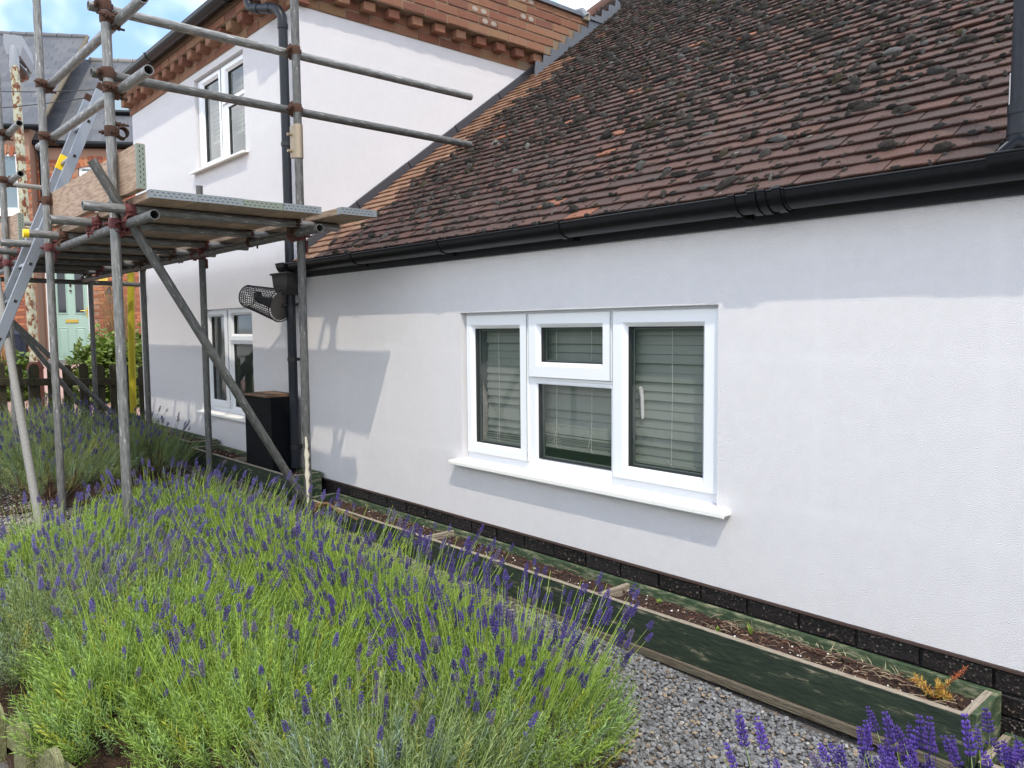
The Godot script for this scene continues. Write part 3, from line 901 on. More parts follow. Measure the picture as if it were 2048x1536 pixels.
func tile_mesh(k: int) -> ArrayMesh:      # x across, y away from the roof, z down the slope with the tail at 0
	var key := "tile%d" % k
	if G.has(key): return G[key]
	var r := RandomNumberGenerator.new()
	r.seed = 70 + k
	var b := MB.new()
	var w := 0.0805
	var up := [r.randf_range(-0.001, 0.003), r.randf_range(0.001, 0.004), r.randf_range(0.001, 0.004), r.randf_range(-0.001, 0.003)]
	var tail := []
	for q in 4: tail.append(r.randf_range(-0.003, 0.003))
	for q in 3:
		var xa := -w + 2 * w * q / 3.0
		var xb := -w + 2 * w * (q + 1) / 3.0
		var T0 := Vector3(xa, 0.030 + up[q], tail[q])
		var T1 := Vector3(xb, 0.030 + up[q + 1], tail[q + 1])
		var H0 := Vector3(xa, 0.010 + up[q] * 0.5, -0.135)
		var H1 := Vector3(xb, 0.010 + up[q + 1] * 0.5, -0.135)
		var dn := Vector3(0, -0.0135, 0.0)
		var soft := Vector3(0, -0.003, 0.003)
		b.quad(T0, T1, H1, H0)
		b.quad(T0 + soft, T1 + soft, T1, T0)
		b.quad(T0 + dn, T1 + dn, T1 + soft, T0 + soft)
		b.quad(H0 + dn, H1 + dn, T1 + dn, T0 + dn)
		if q == 0: b.quad(H0 + dn, T0 + dn, T0, H0)
		if q == 2: b.quad(T1 + dn, H1 + dn, H1, T1)
	G[key] = b.mesh()
	return G[key]

func moss_mesh(k: int) -> ArrayMesh:      # a lumpy cushion, smooth shaded
	var key := "moss%d" % k
	if G.has(key): return G[key]
	var f := FastNoiseLite.new()
	f.seed = 90 + k
	f.frequency = 1.5
	var st := SurfaceTool.new()
	st.begin(Mesh.PRIMITIVE_TRIANGLES)
	st.set_smooth_group(0)
	var rows := 6
	var sides := 14
	for a in rows + 1:
		for s in sides:
			var ph := (PI / 2 + 0.15) * a / rows
			var th := TAU * s / sides
			var dv := Vector3(sin(ph) * cos(th), cos(ph), sin(ph) * sin(th))
			var r := 1.0 + 0.5 * f.get_noise_3d(dv.x * 1.5, dv.y * 1.5 + k, dv.z * 1.5) + 0.28 * f.get_noise_3d(dv.x * 4.0, dv.y * 4.0, dv.z * 4.0 + k)
			var p := dv * r
			if a == rows: p.y = -0.3
			st.set_color(Color(1, 1, 1))
			st.set_uv(Vector2(p.x, p.z))
			st.add_vertex(p)
	for a in rows:
		for s in sides:
			var q0 := a * sides + s
			var q1 := a * sides + (s + 1) % sides
			st.add_index(q0); st.add_index(q1 + sides); st.add_index(q1)
			st.add_index(q0); st.add_index(q0 + sides); st.add_index(q1 + sides)
	st.generate_normals()
	G[key] = st.commit()
	return G[key]

func tiled_roof(h: Node3D) -> void:
	var cs := 1.0 / sqrt(1.0 + SLOPE * SLOPE)
	var bs := Basis(Vector3(1, 0, 0), Vector3(0, cs, SLOPE * cs), Vector3(0, -SLOPE * cs, cs))
	var origin := Vector3(0, ROOF_Y, 0)
	# deck, and the back slope behind the ridge
	var b := MB.new()
	b.box(Vector3(CORNER + 0.001, -0.06, -5.75), Vector3(3.5, 0.0, 0.02), 0.0, Transform3D(bs, origin))
	b.box(Vector3(-6.1, -0.06, -5.75), Vector3(CORNER, 0.0, -3.52), 0.0, Transform3D(bs, origin))
	var ridge := Transform3D(bs, origin) * Vector3(0, 0, -5.75)
	b.quad(Vector3(3.5, 2.1, -9.0), Vector3(-6.1, 2.1, -9.0), Vector3(-6.1, ridge.y, ridge.z), Vector3(3.5, ridge.y, ridge.z))
	b.tri(Vector3(3.5, 2.0, -9.0), Vector3(3.5, ridge.y, ridge.z), Vector3(3.5, 2.06, 0.0))
	b.tri(Vector3(-6.09, 2.0, -9.0), Vector3(-6.09, 2.06, 0.0), Vector3(-6.09, ridge.y, ridge.z))
	var roof := part(h, "tiled_roof", b.mesh(), M.underlay)
	var gauge := 0.0872
	var wide := 0.1655
	var cand := []
	var eye := Vector3(0, 1.55, 2.8)
	var patch := FastNoiseLite.new()
	patch.seed = 8
	patch.frequency = 1.1
	for row in range(-1, 66):
		var s := 0.02 - gauge * row
		var off := 0.5 * wide * (absi(row) % 2) + rnd(-0.006, 0.006)
		for k in range(-38, 22):
			var x := k * wide + off
			var left := CORNER + 0.02 if s > -3.66 else -5.98
			if x - wide / 2 < left - 0.10 or x > 3.4: continue
			if x > 0.9 and row > 12: continue
			var xx := maxf(x, left + wide * 0.42)
			var p: Vector3 = Transform3D(bs, origin) * Vector3(xx, 0, s)
			# a strip below the brick wall is washed clean; its ragged edge drifts with noise
			var clean_w := 0.44 + 0.12 * patch.get_noise_2d(row * 0.35, 4.0) + 0.05 * (1.0 if row > 20 else 0.0)
			var clean := xx < CORNER + clean_w and s > -3.2
			var kind: int
			if clean:
				kind = 100 + rng.randi() % 5
			else:
				kind = [0, 1, 2, 3, 0, 1, 4, 2][rng.randi() % 8]
				var q := rng.randf()
				if q < 0.011: kind = 6
				elif q < 0.05: kind = 5
				if xx < CORNER + clean_w + 0.17 and s > -3.2 and rng.randf() < 0.5: kind = 5
			cand.append([p.distance_to(eye), Transform3D(bs * Basis.from_euler(Vector3(rnd(-0.02, 0.025), rnd(-0.012, 0.012), rnd(-0.02, 0.02))), p), kind, rng.randi() % 6, clean, xx, s])
	cand.sort_custom(func(a, c): return a[0] < c[0])
	b = MB.new()
	var singles := 0
	for q in cand:
		var m: Material = M.tile_clean[q[2] - 100] if q[2] >= 100 else M.tile[q[2]]
		if singles < 300 and q[5] < -0.55:
			part(roof, "tile", tile_mesh(q[3]), m, q[1])
			singles += 1
		else:
			b.col = (m as StandardMaterial3D).albedo_color.srgb_to_linear()
			b.add(tile_mesh(q[3]), q[1])
	part(roof, "far_tiles", b.mesh(), M.tiles_far, Transform3D.IDENTITY, "stuff")
	# ridge-like edge tiles up the free left edge
	for k in 7:
		var xf := Transform3D(bs, Transform3D(bs, origin) * Vector3(-6.02, 0.02, -3.75 - 0.3 * k))
		var e := MB.new()
		e.rod([Vector3(0, 0, 0.16), Vector3(0, 0.004, -0.14)], [0.075, 0.07], 8)
		part(roof, "edge_tile", e.mesh(), M.tile[5 if k % 2 else 4], xf)
	# moss cushions along the tails of the tiles
	var f := FastNoiseLite.new()
	f.seed = 31
	f.frequency = 0.9
	var xfs := [[], [], [], []]
	var col := [[], [], [], []]
	for q in cand:
		if q[4] or q[5] > 0.3: continue
		var p: Vector3 = q[1].origin
		var dens := 6.4 + 6.5 * f.get_noise_2d(q[5] * 1.3, q[6] * 1.3)
		if q[6] > -0.35: dens *= 0.55
		elif q[6] < -0.8: dens *= 1.5
		if q[6] < -1.6: dens *= 1.3
		if q[5] > -1.25: dens *= 0.55
		dens = clampf(dens, 0.9, 13.0)
		if q[5] < CORNER + 0.75: dens *= 0.8
		var cnt := int(dens + rng.randf())
		for z in cnt:
			var sz := rnd(0.0045, 0.0125) * (2.0 if rng.randf() < 0.13 else 1.0)
			var lx := rnd(-0.08, 0.08) if rng.randf() < 0.6 else rnd(-0.012, 0.012) - 0.08
			var lz := rnd(-0.012, 0.004) if rng.randf() < 0.7 else rnd(-0.07, 0.0)
			var up := 0.030 + 0.15 * lz
			var loc := Transform3D(Basis(Vector3.UP, rnd(0, TAU)) , Vector3(lx, up - 0.004, lz))
			var t: Transform3D = q[1] * loc
			var st := rnd(1.0, 2.6)
			if rng.randf() < 0.35 and lx < -0.06: t = q[1] * Transform3D(Basis(Vector3.UP, PI / 2 + rnd(-0.3, 0.3)), Vector3(lx, 0.022, rnd(-0.06, -0.01)))
			elif rng.randf() < 0.6: t = q[1] * Transform3D(Basis(Vector3.UP, rnd(-0.25, 0.25)), Vector3(lx, up - 0.003, lz))
			t.basis = t.basis * Basis.from_scale(Vector3(sz * st, sz * rnd(0.75, 1.15), sz * rnd(0.7, 1.0)))
			var k := rng.randi() % 4
			xfs[k].append(t)
			var g := rnd(0.035, 0.095)
			var c := Color(g * 1.16, g, g * 0.84)
			var u := rng.randf()
			if u < 0.12: c = Color(g * 2.4, g * 2.35, g * 2.2)
			elif u < 0.145: c = Color(0.34, 0.34, 0.32)
			elif u < 0.20: c = Color(g * 1.5, g * 1.25, g * 0.6)
			col[k].append(c)
	var lx := []
	var lc := []
	for q in cand:
		if q[4] or q[5] > 0.0 or rng.randf() > 0.28: continue
		var t: Transform3D = q[1] * Transform3D(Basis(Vector3.UP, rnd(0, TAU)), Vector3(rnd(-0.06, 0.06), 0.0305 - 0.002, rnd(-0.06, -0.005)))
		t.origin += bs.y * (0.15 * t.basis.z.length() * 0.0)
		t.basis = t.basis * Basis.from_scale(Vector3(rnd(0.003, 0.013), 0.002, rnd(0.003, 0.008)))
		lx.append(t)
		var g := rnd(0.3, 0.6)
		lc.append(Color(g, g * 0.97, g * 0.9) if rng.randf() < 0.6 else Color(g * 0.9, g * 0.55, g * 0.35))
	many(roof, "lichen", moss_mesh(2), M.moss, lx, lc)
	for k in 4:
		many(roof, "moss", moss_mesh(k), M.moss, xfs[k], col[k])

func half_gutter(b: MB, x0: float, x1: float, zc: float, yt: float, r: float, y_squash := 1.0) -> void:
	var n := 10
	for s in n:
		var a0 := PI + PI * s / n
		var a1 := PI + PI * (s + 1) / n
		var p0 := Vector2(cos(a0), sin(a0) * y_squash)
		var p1 := Vector2(cos(a1), sin(a1) * y_squash)
		for q in [[r, 1.0], [r - 0.004, -1.0]]:
			var k := b.v.size()
			for e in [[p0, x0], [p1, x0], [p1, x1], [p0, x1]]:
				b.vert(Vector3(e[1], yt + e[0].y * q[0], zc + e[0].x * q[0]), Vector3(0, e[0].y, e[0].x).normalized() * q[1], Vector2(e[1], 0))
			b.i.append_array(PackedInt32Array([k, k + 1, k + 2, k, k + 2, k + 3] if q[1] > 0.0 else [k, k + 2, k + 1, k, k + 3, k + 2]))
	for sg in [-1.0, 1.0]:      # rolled rims
		b.rod([Vector3(x0, yt, zc + sg * (r - 0.002)), Vector3(x1, yt, zc + sg * (r - 0.002))], 0.005, 6)
	for xe in [x0, x1]:
		for s in n:
			var a0 := PI + PI * s / n
			var a1 := PI + PI * (s + 1) / n
			b.tri(Vector3(xe, yt, zc), Vector3(xe, yt + sin(a0) * r * y_squash, zc + cos(a0) * r), Vector3(xe, yt + sin(a1) * r * y_squash, zc + cos(a1) * r))

func rainwater(h: Node3D) -> void:
	# fascia board and low gutter
	var b := MB.new()
	b.box(Vector3(CORNER + 0.01, 1.944, -0.02), Vector3(3.5, 2.085, 0.022), 0.003)
	part(h, "fascia", b.mesh(), M.fascia)
	b = MB.new()
	var zc := 0.094
	var yt := 2.040
	half_gutter(b, -5.50, 3.5, zc, yt, 0.062, 1.05)
	var g := part(h, "gutter", b.mesh(), M.gutter)
	for x in [-4.55, -3.60, -2.64, -1.70, -0.6]:
		b = MB.new()
		half_gutter(b, x - 0.014, x + 0.014, zc, yt + 0.004, 0.0685, 1.08)
		b.box(Vector3(x - 0.014, 1.965, 0.022), Vector3(x + 0.014, 2.05, 0.032))
		part(g, "bracket", b.mesh(), M.gutter)
	b = MB.new()
	half_gutter(b, -1.625, -1.485, zc, yt + 0.003, 0.0665, 1.07)
	for x in [-1.612, -1.572, -1.512]:
		half_gutter(b, x - 0.016, x + 0.016, zc, yt + 0.006, 0.0735, 1.09)
	part(g, "union", b.mesh(), M.gutter)
	b = MB.new()
	half_gutter(b, -5.60, -5.47, zc + 0.01, yt + 0.006, 0.071, 1.1)
	part(g, "stop_end", b.mesh(), M.gutter)
	# hopper under the gutter's end
	b = MB.new()
	b.ext(PackedVector2Array([Vector2(-5.69, 1.97), Vector2(-5.665, 1.875), Vector2(-5.59, 1.815), Vector2(-5.49, 1.815), Vector2(-5.44, 1.88), Vector2(-5.43, 1.97)]), 0.02, 0.165)
	b.box(Vector3(-5.705, 1.965, 0.012), Vector3(-5.42, 1.98, 0.175), 0.003)
	part(h, "hopper", b.mesh(), M.black_plastic)
	# tall downpipe with its swan neck
	b = MB.new()
	b.rod([Vector3(-5.545, 3.80, 0.085), Vector3(-5.545, 0.5, 0.085)], 0.034, 16)
	var dp := part(h, "downpipe", b.mesh(), M.pipe_grey)
	b = MB.new()
	b.rod([Vector3(-5.545, 3.78, 0.085), Vector3(-5.547, 3.85, 0.088), Vector3(-5.58, 3.905, 0.098), Vector3(-5.63, 3.93, 0.112), Vector3(-5.86, 3.985, 0.155), Vector3(-5.91, 4.005, 0.164), Vector3(-5.935, 4.05, 0.170), Vector3(-5.937, 4.19, 0.172)], 0.035, 14)
	for q in [[Vector3(-5.545, 3.80, 0.085), Vector3(-5.545, 3.765, 0.085)], [Vector3(-5.66, 3.937, 0.117), Vector3(-5.70, 3.947, 0.124)], [Vector3(-5.80, 3.971, 0.144), Vector3(-5.84, 3.98, 0.152)]]:
		b.rod(q, 0.039, 14)
	part(dp, "swan_neck", b.mesh(), M.pipe_grey)
	for y in [2.93, 1.33, 0.66]:
		b = MB.new()
		b.rod([Vector3(-5.545, y - 0.014, 0.085), Vector3(-5.545, y + 0.014, 0.085)], 0.0385, 14)
		b.box(Vector3(-5.53, y - 0.012, 0.0), Vector3(-5.46, y + 0.012, 0.05), 0.003)
		b.box(Vector3(-5.585, y - 0.01, 0.0), Vector3(-5.505, y + 0.01, 0.07), 0.003)
		part(dp, "pipe_clip", b.mesh(), M.black_plastic)
	# gutter of the tall block with its straps
	b = MB.new()
	half_gutter(b, -9.55, -5.40, 0.172, 4.245, 0.062, 1.05)
	var ug := part(h, "gutter", b.mesh(), M.gutter)
	for x in [-9.1, -8.2, -7.25, -6.35]:
		b = MB.new()
		half_gutter(b, x - 0.014, x + 0.014, 0.172, 4.249, 0.069, 1.07)
		part(ug, "bracket", b.mesh(), M.gutter)
	# stout pipe rising from the near end of the low gutter
	b = MB.new()
	b.rod([Vector3(-0.752, 2.06, 0.10), Vector3(-0.752, 2.78, 0.10)], 0.036, 20)
	var rp := part(h, "downpipe", b.mesh(), M.pipe_grey, Transform3D.IDENTITY, "", "stout grey pipe standing on the near gutter end")
	b = MB.new()
	for y in [2.105, 2.165]:
		b.rod([Vector3(-0.752, y, 0.10), Vector3(-0.752, y + 0.03, 0.10)], [0.0435, 0.042], 20)
	b.rod([Vector3(-0.752, 2.03, 0.10), Vector3(-0.752, 2.19, 0.10)], 0.041, 20)
	part(rp, "socket", b.mesh(), M.pipe_grey)
	b = MB.new()
	b.rod([Vector3(-0.80, 2.05, 0.10), Vector3(-0.752, 2.075, 0.10), Vector3(-0.70, 2.05, 0.10)], [0.03, 0.05, 0.03], 12)
	half_gutter(b, -0.83, -0.6, zc, yt + 0.012, 0.070, 1.05)
	part(rp, "shoe", b.mesh(), M.gutter)
	b = MB.new()
	b.box(Vector3(-0.80, 2.09, 0.028), Vector3(-0.795, 2.30, 0.075), 0.001)
	part(rp, "backing_strip", b.mesh(), M.pvc_old)

# ---------------------------------------------------------------- scaffold
const TR := 0.02415

func coupler_mesh() -> ArrayMesh:       # first tube along y through the origin, second along x at z = 0.052
	if G.has("coupler"): return G.coupler
	var b := MB.new()
	for k in 2:
		var xf := Transform3D.IDENTITY if k == 0 else Transform3D(Basis(Vector3(0, 0, 1), PI / 2), Vector3(0, 0, 0.052))
		var r := 0.0295
		for e in [-0.027, 0.027]:
			pass
		b.lathe([Vector2(0.0245, -0.027), Vector2(r, -0.025), Vector2(r + 0.001, 0.0), Vector2(r, 0.025), Vector2(0.0245, 0.027)], 14, xf)
		# lugs, eye bolt and nut
		b.box(Vector3(0.022, -0.014, -0.014), Vector3(0.052, 0.014, -0.004), 0.003, xf)
		b.box(Vector3(0.022, -0.014, 0.004), Vector3(0.050, 0.014, 0.014), 0.003, xf)
		b.rod([xf * Vector3(0.042, 0, -0.045), xf * Vector3(0.042, 0, 0.035)], 0.006, 6)
		b.rod([xf * Vector3(0.042, 0, -0.032), xf * Vector3(0.042, 0, -0.016)], 0.012, 6)
		b.box(Vector3(-0.036, -0.012, -0.012), Vector3(-0.024, 0.012, 0.012), 0.003, xf)
	b.box(Vector3(-0.022, -0.022, 0.016), Vector3(0.022, 0.022, 0.036), 0.003)
	G.coupler = b.mesh()
	return G.coupler

func coupler(s: Node3D, p: Vector3, y: Vector3, toward: Vector3, m: Material, flip := false) -> void:
	var yy := y.normalized()
	var z := (toward - yy * toward.dot(yy)).normalized()
	var x := yy.cross(z)
	if flip:
		x = -x
		yy = -yy
	part(s, "coupler", coupler_mesh(), m, Transform3D(Basis(x, yy, z), p))

func tube(s: Node3D, nm: String, a: Vector3, c: Vector3, m: Material, label := "") -> Node3D:
	var b := MB.new()
	b.hollow(a, c, TR)
	return part(s, nm, b.mesh(), m, Transform3D.IDENTITY, "", label)

func make_scaffold() -> void:
	var s := thing("scaffold", Vector3(-6.6, 0.3, 1.1), "grey steel tube scaffold standing in the lavender against the tall white block", "scaffold")
	var X := [-4.36, -5.84, -7.30, -9.06]
	var ZI := 0.60
	var ZO := 1.615
	var up := Vector3.UP
	# standards
	for k in 4:
		var x: float = X[k]
		var xi: float = [-4.34, -5.92, -7.32, -9.05][k]
		tube(s, "standard", Vector3(x, ground_y(x, ZO), ZO), Vector3(x, 4.9, ZO), M.tube)
		var top: float = [4.6, 2.62, 2.25, 2.3][k]
		tube(s, "standard", Vector3(xi, ground_y(xi, ZI), ZI), Vector3(xi, top, ZI), [M.tube_shaded, M.tube_shaded, M.tube_shaded, M.tube_shaded][k])
	# sleeve joining two lengths of the inner standard
	var b := MB.new()
	b.rod([Vector3(-4.34, 2.56, ZI), Vector3(-4.34, 2.755, ZI)], 0.0285, 14)
	b.box(Vector3(-4.395, 2.565, ZI + 0.005), Vector3(-4.355, 2.75, ZI + 0.026), 0.003)
	for y in [2.605, 2.70]:
		b.rod([Vector3(-4.378, y, ZI + 0.02), Vector3(-4.378, y, ZI + 0.05)], 0.009, 6)
	part(s, "sleeve_joint", b.mesh(), M.zinc, Transform3D.IDENTITY, "", "pale zinc sleeve with two bolts")
	# ledgers along the wall under the deck
	tube(s, "ledger", Vector3(-3.91, 2.10, 1.562), Vector3(-7.6, 2.10, 1.562), M.tube_shaded)
	tube(s, "ledger", Vector3(-7.1, 2.05, 1.57), Vector3(-9.7, 2.10, 1.562), M.tube_shaded)
	tube(s, "ledger", Vector3(-4.0, 2.115, 0.655), Vector3(-9.5, 2.085, 0.655), M.tube_shaded)
	# guard rails
	tube(s, "guard_rail", Vector3(-3.94, 3.10, 1.562), Vector3(-6.15, 3.15, 1.562), M.tube)
	tube(s, "guard_rail", Vector3(-3.91, 2.765, 1.562), Vector3(-6.25, 2.82, 1.562), M.tube)
	tube(s, "guard_rail", Vector3(-6.85, 3.10, 1.562), Vector3(-9.7, 3.12, 1.562), M.tube)
	tube(s, "guard_rail", Vector3(-6.90, 2.74, 1.562), Vector3(-9.7, 2.76, 1.562), M.tube)
	tube(s, "end_rail", Vector3(-4.412, 3.178, 1.68), Vector3(-4.40, 3.178, -0.76), M.tube)
	tube(s, "end_rail", Vector3(-4.412, 2.852, 1.68), Vector3(-4.40, 2.845, -0.75), M.tube_shaded)
	tube(s, "end_rail", Vector3(-9.11, 3.005, 1.70), Vector3(-9.11, 3.0, 0.25), M.tube_pale)
	tube(s, "end_rail", Vector3(-9.11, 2.64, 1.70), Vector3(-9.11, 2.63, 0.30), M.tube_pale)
	tube(s, "end_rail", Vector3(-9.11, 2.08, 1.8), Vector3(-9.11, 2.06, 0.05), M.tube_shaded)
	# transoms that carry the boards
	var tx := [-4.29, -4.92, -5.70, -6.37, -7.05, -7.75, -8.4, -8.98]
	for k in tx.size():
		var x: float = tx[k]
		tube(s, "transom", Vector3(x, 2.168, [1.778, 1.79, 1.775, 1.80, 1.76, 1.79, 1.77, 1.75][k]), Vector3(x + 0.01, 2.166, [0.385, 0.30, 0.345, 0.33, 0.35, 0.3, 0.32, 0.3][k]), M.tube if k < 4 else M.tube_shaded)
	b = MB.new()
	b.rod([Vector3(-5.70, 2.168, 1.782), Vector3(-5.70, 2.168, 1.752)], 0.0262, 14)
	part(s, "end_cap", b.mesh(), M.yellow, Transform3D.IDENTITY, "", "yellow plastic cap on a transom end")
	b = MB.new()
	b.rod([Vector3(-4.291, 2.168, 1.50), Vector3(-4.281, 2.1662, 0.40)], TR + 0.0006, 14)
	part(s, "painted_length", b.mesh(), M.tube_red, Transform3D.IDENTITY, "", "dark red paint along a transom")
	# braces
	tube(s, "brace", Vector3(-4.30, 2.395, 1.725), Vector3(-4.42, 0.22, 0.425), M.tube_shaded, "long diagonal brace tied to the trough")
	tube(s, "brace", Vector3(-6.62, 1.99, 1.80), Vector3(-5.15, 0.30, 1.86), M.tube_pale, "pale diagonal brace footed in the lavender")
	tube(s, "brace", Vector3(-9.13, 1.85, 1.42), Vector3(-9.13, 0.42, 0.50), M.tube_shaded)
	tube(s, "brace", Vector3(-9.02, 1.80, 1.44), Vector3(-9.02, 0.42, 0.22), M.tube_shaded)
	# couplers
	for k in 4:
		var x: float = X[k]
		coupler(s, Vector3(x, 2.10, ZO), up, Vector3(0, 0, -1), M.red_paint)
		var xi: float = [-4.34, -5.92, -7.32, -9.05][k]
		coupler(s, Vector3(xi, 2.105, ZI), up, Vector3(0, 0, 1), M.red_paint if k < 2 else M.rust)
		if k != 2 and k < 3:
			coupler(s, Vector3(x, 3.12 if k == 0 else 3.14, ZO), up, Vector3(0, 0, -1), M.rust, true)
			coupler(s, Vector3(x, 2.775 if k == 0 else 2.81, ZO), up, Vector3(0, 0, -1), M.rust, true)
		else:
			coupler(s, Vector3(x, 3.105, ZO), up, Vector3(0, 0, -1), M.rust_dark, true)
			coupler(s, Vector3(x, 2.745, ZO), up, Vector3(0, 0, -1), M.rust, true)
	for y in [3.178, 2.848]:
		coupler(s, Vector3(-4.36, y, ZO), up, Vector3(-1, 0, 0), M.rust)
		coupler(s, Vector3(-4.345, y, ZI), up, Vector3(-1, 0, 0), M.rust)
		coupler(s, Vector3(-9.06, y - 0.19, ZO), up, Vector3(-1, 0, 0), M.rust)
	for k in tx.size():
		var x: float = tx[k]
		coupler(s, Vector3(x, 2.167, 1.562), Vector3(0, 0, 1), Vector3(0, -1, 0), [M.red_paint, M.red_paint, M.rust, M.rust][k % 4], k % 2 == 0)
		coupler(s, Vector3(x, 2.167, 0.655), Vector3(0, 0, 1), Vector3(0, -1, 0), [M.rust_dark, M.rust_dark, M.red_paint, M.rust][k % 4], k % 2 == 1)
	# red coupler plates
	for q in [[-4.36, 2.06, 1.60, -0.02], [-5.86, 2.05, 1.58, 0.05], [-4.34, 2.045, 0.57, 0.0], [-5.92, 2.05, 0.57, 0.0]]:
		b = MB.new()
		b.box(Vector3(q[0] - 0.11, q[1] - 0.035, q[2] - 0.008), Vector3(q[0] + 0.02, q[1] + 0.035, q[2] + 0.004), 0.003, Transform3D.IDENTITY)
		part(s, "coupler_plate", b.mesh(), M.red_paint)
	coupler(s, Vector3(-4.315, 2.11, 1.555), Vector3(-0.12, -2.175, -1.3), Vector3(-0.2, 0, 0.5), M.red_paint)
	coupler(s, Vector3(-4.36, 2.56, 1.615), up, Vector3(0, 0, -1), M.rust_dark)
	coupler(s, Vector3(-5.84, 2.40, 1.615), up, Vector3(0, 0, -1), M.rust)
	# yellow foam sleeve round a standard beside the house corner
	tube(s, "standard", Vector3(-9.56, ground_y(-9.56, 0.1), 0.09), Vector3(-9.53, 2.5, 0.06), M.tube_shaded)
	b = MB.new()
	b.rod([Vector3(-9.56, 0.62, 0.09), Vector3(-9.55, 1.3, 0.085), Vector3(-9.53, 2.24, 0.062)], [0.036, 0.038, 0.037], 14)
	part(s, "foam_sleeve", b.mesh(), M.yellow_foam, Transform3D.IDENTITY, "", "bright yellow foam sleeve on a standard")
	# spill of plaster down the inner standard
	b = MB.new()
	for q in [[0.86, 0.010], [0.80, 0.017], [0.74, 0.014], [0.68, 0.018], [0.62, 0.012], [0.56, 0.009]]:
		b.rod([Vector3(-4.318, q[0] + 0.05, ZI + 0.016), Vector3(-4.313, q[0], ZI + 0.014), Vector3(-4.316, q[0] - 0.05, ZI + 0.016)], [0.006, q[1], 0.005], 7)
	part(s, "plaster_splash", b.mesh(), M.plaster)
	# boards: each is a thing lying on the transoms
	var zb := [[1.322, 1.547], [1.095, 1.319], [0.870, 1.092], [0.645, 0.867], [0.335, 0.560]]
	var xe := [-4.005, -4.0, -4.01, -4.0, -3.925]
	var name_of := ["outermost, beside the toe board", "second in from the toe board", "third in from the toe board", "just outside the inner standards", "alone between inner standards and wall"]
	for k in 5:
		var z: Array = zb[k]
		scaffold_board(Vector3(xe[k], 2.193, z[0]), Vector3(-7.05 if k < 4 else -7.4, 2.193 + rnd(0, 0.003), z[1]), M.board[k % 3], [M.steel, M.steel, M.steel_green, M.steel, M.steel][k], "scaffold board at the brace end, " + name_of[k])
		scaffold_board(Vector3(-7.07 if k < 4 else -7.42, 2.193, z[0]), Vector3(-9.75, 2.193 + rnd(0, 0.003), z[1]), M.board[(k + 1) % 3], M.steel, "scaffold board at the lamp post end, " + name_of[k])
	toe_board(Vector3(-4.06, 2.236, 1.548), Vector3(-5.94, 2.236, 1.586), 0.22, "brown toe board on edge beside the diagonal brace")
	toe_board(Vector3(-6.95, 2.236, 1.548), Vector3(-9.6, 2.236, 1.586), 0.22, "brown toe board on edge beyond the ladder")

func scaffold_board(a: Vector3, c: Vector3, m: Material, band: Material, label: String) -> void:
	var o := thing("scaffold_board", Vector3((a.x + c.x) / 2, a.y, (a.z + c.z) / 2), label, "board", "scaffold deck boards")
	var b := MB.new()
	b.box(Vector3(c.x, a.y, a.z), Vector3(a.x, a.y + 0.038, c.z), 0.003)
	part(o, "plank", b.mesh(), m)
	for e in [a.x, c.x]:
		var sg := 1.0 if e == a.x else -1.0
		b = MB.new()
		b.box(Vector3(minf(e, e + sg * 0.0015), a.y + 0.001, a.z - 0.001), Vector3(maxf(e, e + sg * 0.0015), a.y + 0.0395, c.z + 0.001))
		b.box(Vector3(minf(e, e - sg * 0.05), a.y + 0.0385, a.z - 0.001), Vector3(maxf(e, e - sg * 0.05), a.y + 0.0395, c.z + 0.001))
		b.box(Vector3(minf(e, e - sg * 0.05), a.y + 0.001, c.z + 0.0002), Vector3(maxf(e, e - sg * 0.05), a.y + 0.0392, c.z + 0.0014))
		b.box(Vector3(minf(e, e - sg * 0.05), a.y + 0.001, a.z - 0.0014), Vector3(maxf(e, e - sg * 0.05), a.y + 0.0392, a.z - 0.0002))
		var eb := part(o, "end_band", b.mesh(), band)
		if sg > 0.0:
			b = MB.new()
			for q in 8:
				for r in 2:
					var zz := a.z + 0.022 + 0.0255 * q + (0.012 if r else 0.0)
					b.box(Vector3(e + 0.0012, a.y + 0.011 + 0.015 * r, zz), Vector3(e + 0.0021, a.y + 0.0145 + 0.015 * r, zz + 0.011))
			part(eb, "slots", b.mesh(), M.slot)

func toe_board(a: Vector3, c: Vector3, high: float, label: String) -> void:
	var o := thing("toe_board", Vector3((a.x + c.x) / 2, a.y, a.z), label, "board")
	var b := MB.new()
	b.box(Vector3(c.x, a.y, a.z), Vector3(a.x, a.y + high, c.z), 0.003)
	part(o, "plank", b.mesh(), M.board[0])
	b = MB.new()
	b.box(Vector3(a.x, a.y + 0.004, a.z - 0.0012), Vector3(a.x + 0.0015, a.y + high - 0.004, c.z + 0.0012))
	b.box(Vector3(a.x - 0.02, a.y + 0.004, c.z + 0.0001), Vector3(a.x, a.y + high - 0.004, c.z + 0.0013))
	var eb := part(o, "end_band", b.mesh(), M.steel_green)
	b = MB.new()
	for q in 8:
		for r in 2:
			var yy := a.y + 0.018 + 0.0245 * q + (0.011 if r else 0.0)
			b.box(Vector3(a.x + 0.0012, yy, a.z + 0.008 + 0.015 * r), Vector3(a.x + 0.0021, yy + 0.011, a.z + 0.012 + 0.015 * r))
	part(eb, "slots", b.mesh(), M.slot)
	b = MB.new()
	b.box(Vector3(lerpf(a.x, c.x, 0.55), a.y + 0.1, c.z), Vector3(lerpf(a.x, c.x, 0.55) + 0.02, a.y + 0.106, c.z + 0.001))
	part(o, "knot", b.mesh(), M.weathered_dark)

